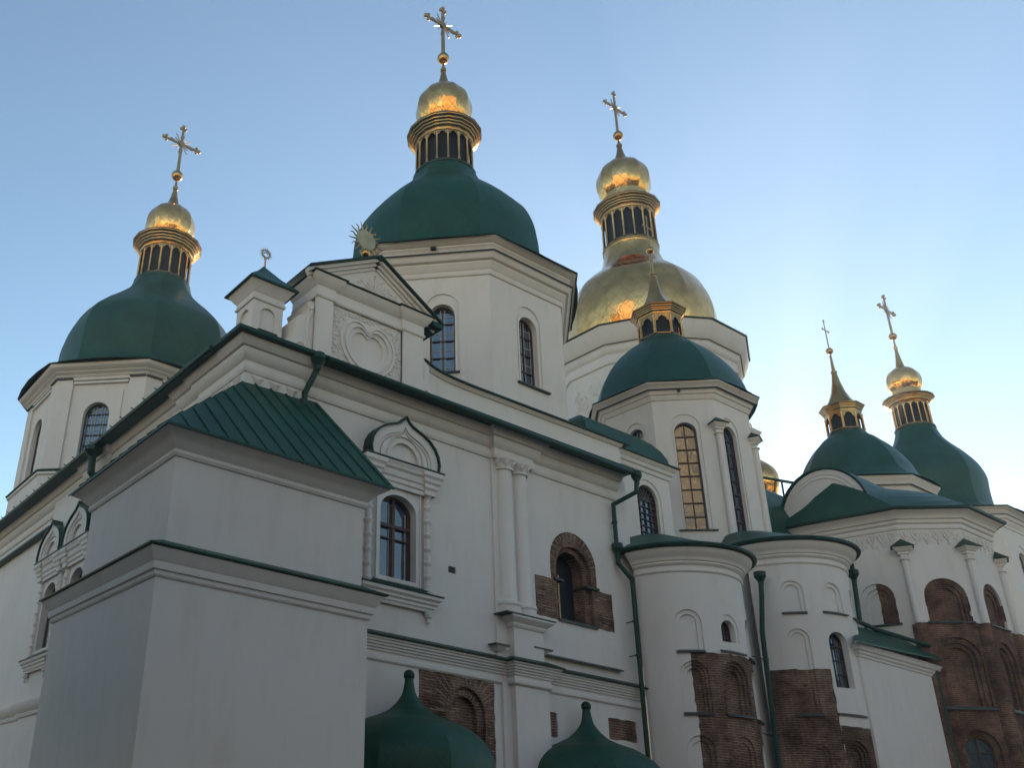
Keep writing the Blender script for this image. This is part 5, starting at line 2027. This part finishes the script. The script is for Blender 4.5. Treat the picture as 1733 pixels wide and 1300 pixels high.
def tree(x, y, h, R, seed, label):  # out of view, added to shade the lower walls and darken reflections
    rng = random.Random(seed)
    t = thing('unseen_tree', label, 'tree', (x, y, 0), 'unseen trees added for shade and reflections')
    tr = MB()
    tr.tube([(x, y, 0), (x + .1, y, h * .25), (x - .1, y + .1, h * .5), (x, y, h * .85)], [.4, .3, .2, .05], 8)
    lobes = []
    for k in range(14):
        a, f = rng.uniform(0, 2 * pi), rng.uniform(.3, .95)
        rr = R * rng.uniform(.35, .75)
        c = (x + rr * cos(a), y + rr * sin(a), h * f)
        lobes.append((c, R * rng.uniform(.3, .5)))
        tr.tube([(x, y, h * f * .7), c], [.1, .02], 5)
    tr.build('trunk', M['bark'], t)
    cr = MB()
    for c, r in lobes:
        for _ in range(480):
            v = Vector((rng.gauss(0, 1), rng.gauss(0, 1), rng.gauss(0, .8))).normalized() * r * rng.uniform(.55, 1.05)
            p = Vector(c) + v
            s = rng.uniform(.14, .3)
            d1 = Vector((rng.gauss(0, 1), rng.gauss(0, 1), rng.gauss(0, .5))).normalized()
            d2 = d1.orthogonal().normalized()
            cr.poly([p - d1 * s, p + d2 * s * .6, p + d1 * s, p - d2 * s * .6])
    cr.build('crown', M['leaf'], t, weld=False)
    return t

for i, (x, y, h, R, lab) in enumerate([
        (-7, -9, 15, 4.6, 'unseen leafy tree standing behind the viewer, facing the annex'),
        (4, -14, 16, 5.0, 'unseen leafy tree standing behind the viewer, facing the gallery'),
        (-12, 1, 15, 4.8, 'unseen leafy tree standing left of the viewer'),
        (-6, 11, 14, 4.8, 'unseen leafy tree standing left of the viewer, facing the annex side'),
        (-4, 18, 14, 4.4, 'unseen leafy tree standing along the side wall'),
        (-5, 25, 14, 4.6, 'unseen leafy tree standing farther along the side wall'),
        (-15, -12, 18, 5.5, 'tallest unseen leafy tree, far behind the viewer'),
        (13, -11, 11, 4.4, 'low unseen leafy tree standing right of the viewer, facing the gallery'),
        (23, -13, 12, 4.8, 'low unseen leafy tree standing right of the viewer, facing the round apses'),
        (30, -10, 13, 5.4, 'low unseen leafy tree standing far right of the viewer, facing the buttress'),
        (-12, 30, 15, 5.0, 'unseen leafy tree standing far along the side wall'),
        (9, -10, 13, 4.4, 'unseen leafy tree nearest behind the viewer, on the right'),
        (-3, -9, 13, 4.4, 'unseen leafy tree nearest behind the viewer, on the left'),
        (62, 8, 11, 4.6, 'unseen leafy tree standing beyond the brick apse')]):
    tree(x, y, h, R, 11 + i, lab)

M['cream'] = plaster('cream_plaster', (0.80, 0.67, 0.48), (0.72, 0.59, 0.40))
M['bell'] = plaster('bell_tower_plaster', (0.80, 0.62, 0.36), (0.72, 0.53, 0.28))
ref = thing('unseen_bounce_house', 'unseen long cream two-storey house with grey roof, added for warm bounce light', 'house', (40, -38, 0))  # out of view, added as a sunlit reflector warming the front walls
b = MB()
surface(plane_frame(80, -34, -1, 0), rect(0, 76, 0, 13), [(arch(3 + 4 * k, z, 1.4, z + 3.0), .3) for k in range(19) for z in (2.0, 7.6)], b)
b.poly([(80, -34, 0), (80, -46, 0), (80, -46, 13), (80, -34, 13)])
b.poly([(4, -34, 0), (4, -46, 0), (4, -46, 13), (4, -34, 13)])
b.poly([(4, -46, 0), (80, -46, 0), (80, -46, 13), (4, -46, 13)])
b.build('wall', M['cream'], ref)
b = MB()
b.slab([(80.5, -33.4, 12.9), (3.5, -33.4, 12.9), (8, -40, 18), (76, -40, 18)], .15)
b.slab([(3.5, -46.6, 12.9), (80.5, -46.6, 12.9), (76, -40, 18), (8, -40, 18)], .15)
b.build('roof', M['vent'], ref)

b = MB()
ter = thing('unseen_reflected_houses', 'unseen tall ochre houses beyond the trees, added for sunlit reflections in the gold', 'houses', (-75, 0, 0))  # out of view, added so the gilding mirrors bright walls
for k, (y, h, w) in enumerate(((-62, 24, 20), (-39, 30, 22), (-15, 78, 18), (6, 24, 20), (26, 26, 18), (48, 22, 24))):
    x = -62 if h > 50 else -74 - 3 * (k % 2)
    surface(plane_frame(x, y - w / 2, 0, 1), rect(0, w, 0, h), [(rect(w * (i + .5) / 6 - .6, w * (i + .5) / 6 + .6, z, z + 2), .3) for i in range(6) for z in range(2, h - 3, 4)], b)
    b.poly([(x, y - w / 2, 0), (x - 14, y - w / 2, 0), (x - 14, y - w / 2, h), (x, y - w / 2, h)])
    b.poly([(x, y + w / 2, 0), (x - 14, y + w / 2, 0), (x - 14, y + w / 2, h), (x, y + w / 2, h)])
    b.poly([(x, y - w / 2, h), (x, y + w / 2, h), (x - 14, y + w / 2, h), (x - 14, y - w / 2, h)])
b.build('wall', M['cream'], ter)

bell = thing('bell_tower', 'tall cream bell tower across the courtyard, catching the low sun', 'bell tower', (-12, -47, 0))
z0 = 0
for i, (s, h) in enumerate(((9.0, 21), (8.2, 19), (7.4, 16), (6.4, 13))):
    b = MB()
    q = [(-12 - s, -47 - s), (-12 + s, -47 - s), (-12 + s, -47 + s), (-12 - s, -47 + s)]
    for k in range(4):
        A, B_ = q[k], q[(k + 1) % 4]
        surface(plane_frame(*A, B_[0] - A[0], B_[1] - A[1]), rect(0, 2 * s, z0, z0 + h), [(arch(s * f, z0 + h * .25, s * .32, z0 + h * .75), .5) for f in (.5, 1.0, 1.5)], b)
    b.build('storey_wall', M['bell'], bell)
    b = MB()
    b.sweep(q, [(0, z0 + h - .9), (.3, z0 + h - .7), (.4, z0 + h - .3), (.7, z0 + h), (-1.5, z0 + h + .01)], True)
    b.build('storey_cornice', M['plaster'], bell)
    z0 += h
dome(bell, -12, -47, 12, [(z0, 6.2), (z0 + 3, 6), (z0 + 5, 4.6), (z0 + 7, 2), (z0 + 9, .6), (z0 + 12, .1)], 0, M['gold'], 'gold_dome')

# ================================================================== evening haze between the viewer and the far towers
hz = MB()
hz.box(-95, 95, -70, 75, -1.0, 90)
m, nt, b = mat('haze')
nt.nodes.remove(b)
pv = nt.nodes.new('ShaderNodeVolumePrincipled')
pv.inputs['Color'].default_value = (0.93, 0.94, 0.96, 1)
pv.inputs['Density'].default_value = 0.0009
pv.inputs['Anisotropy'].default_value = 0.7
nt.links.new(pv.outputs[0], nt.nodes['Material Output'].inputs['Volume'])
ho = hz.build('haze', m)
tag(ho, 'thin evening haze hanging over the courtyard and the domes', 'haze', kind='stuff')
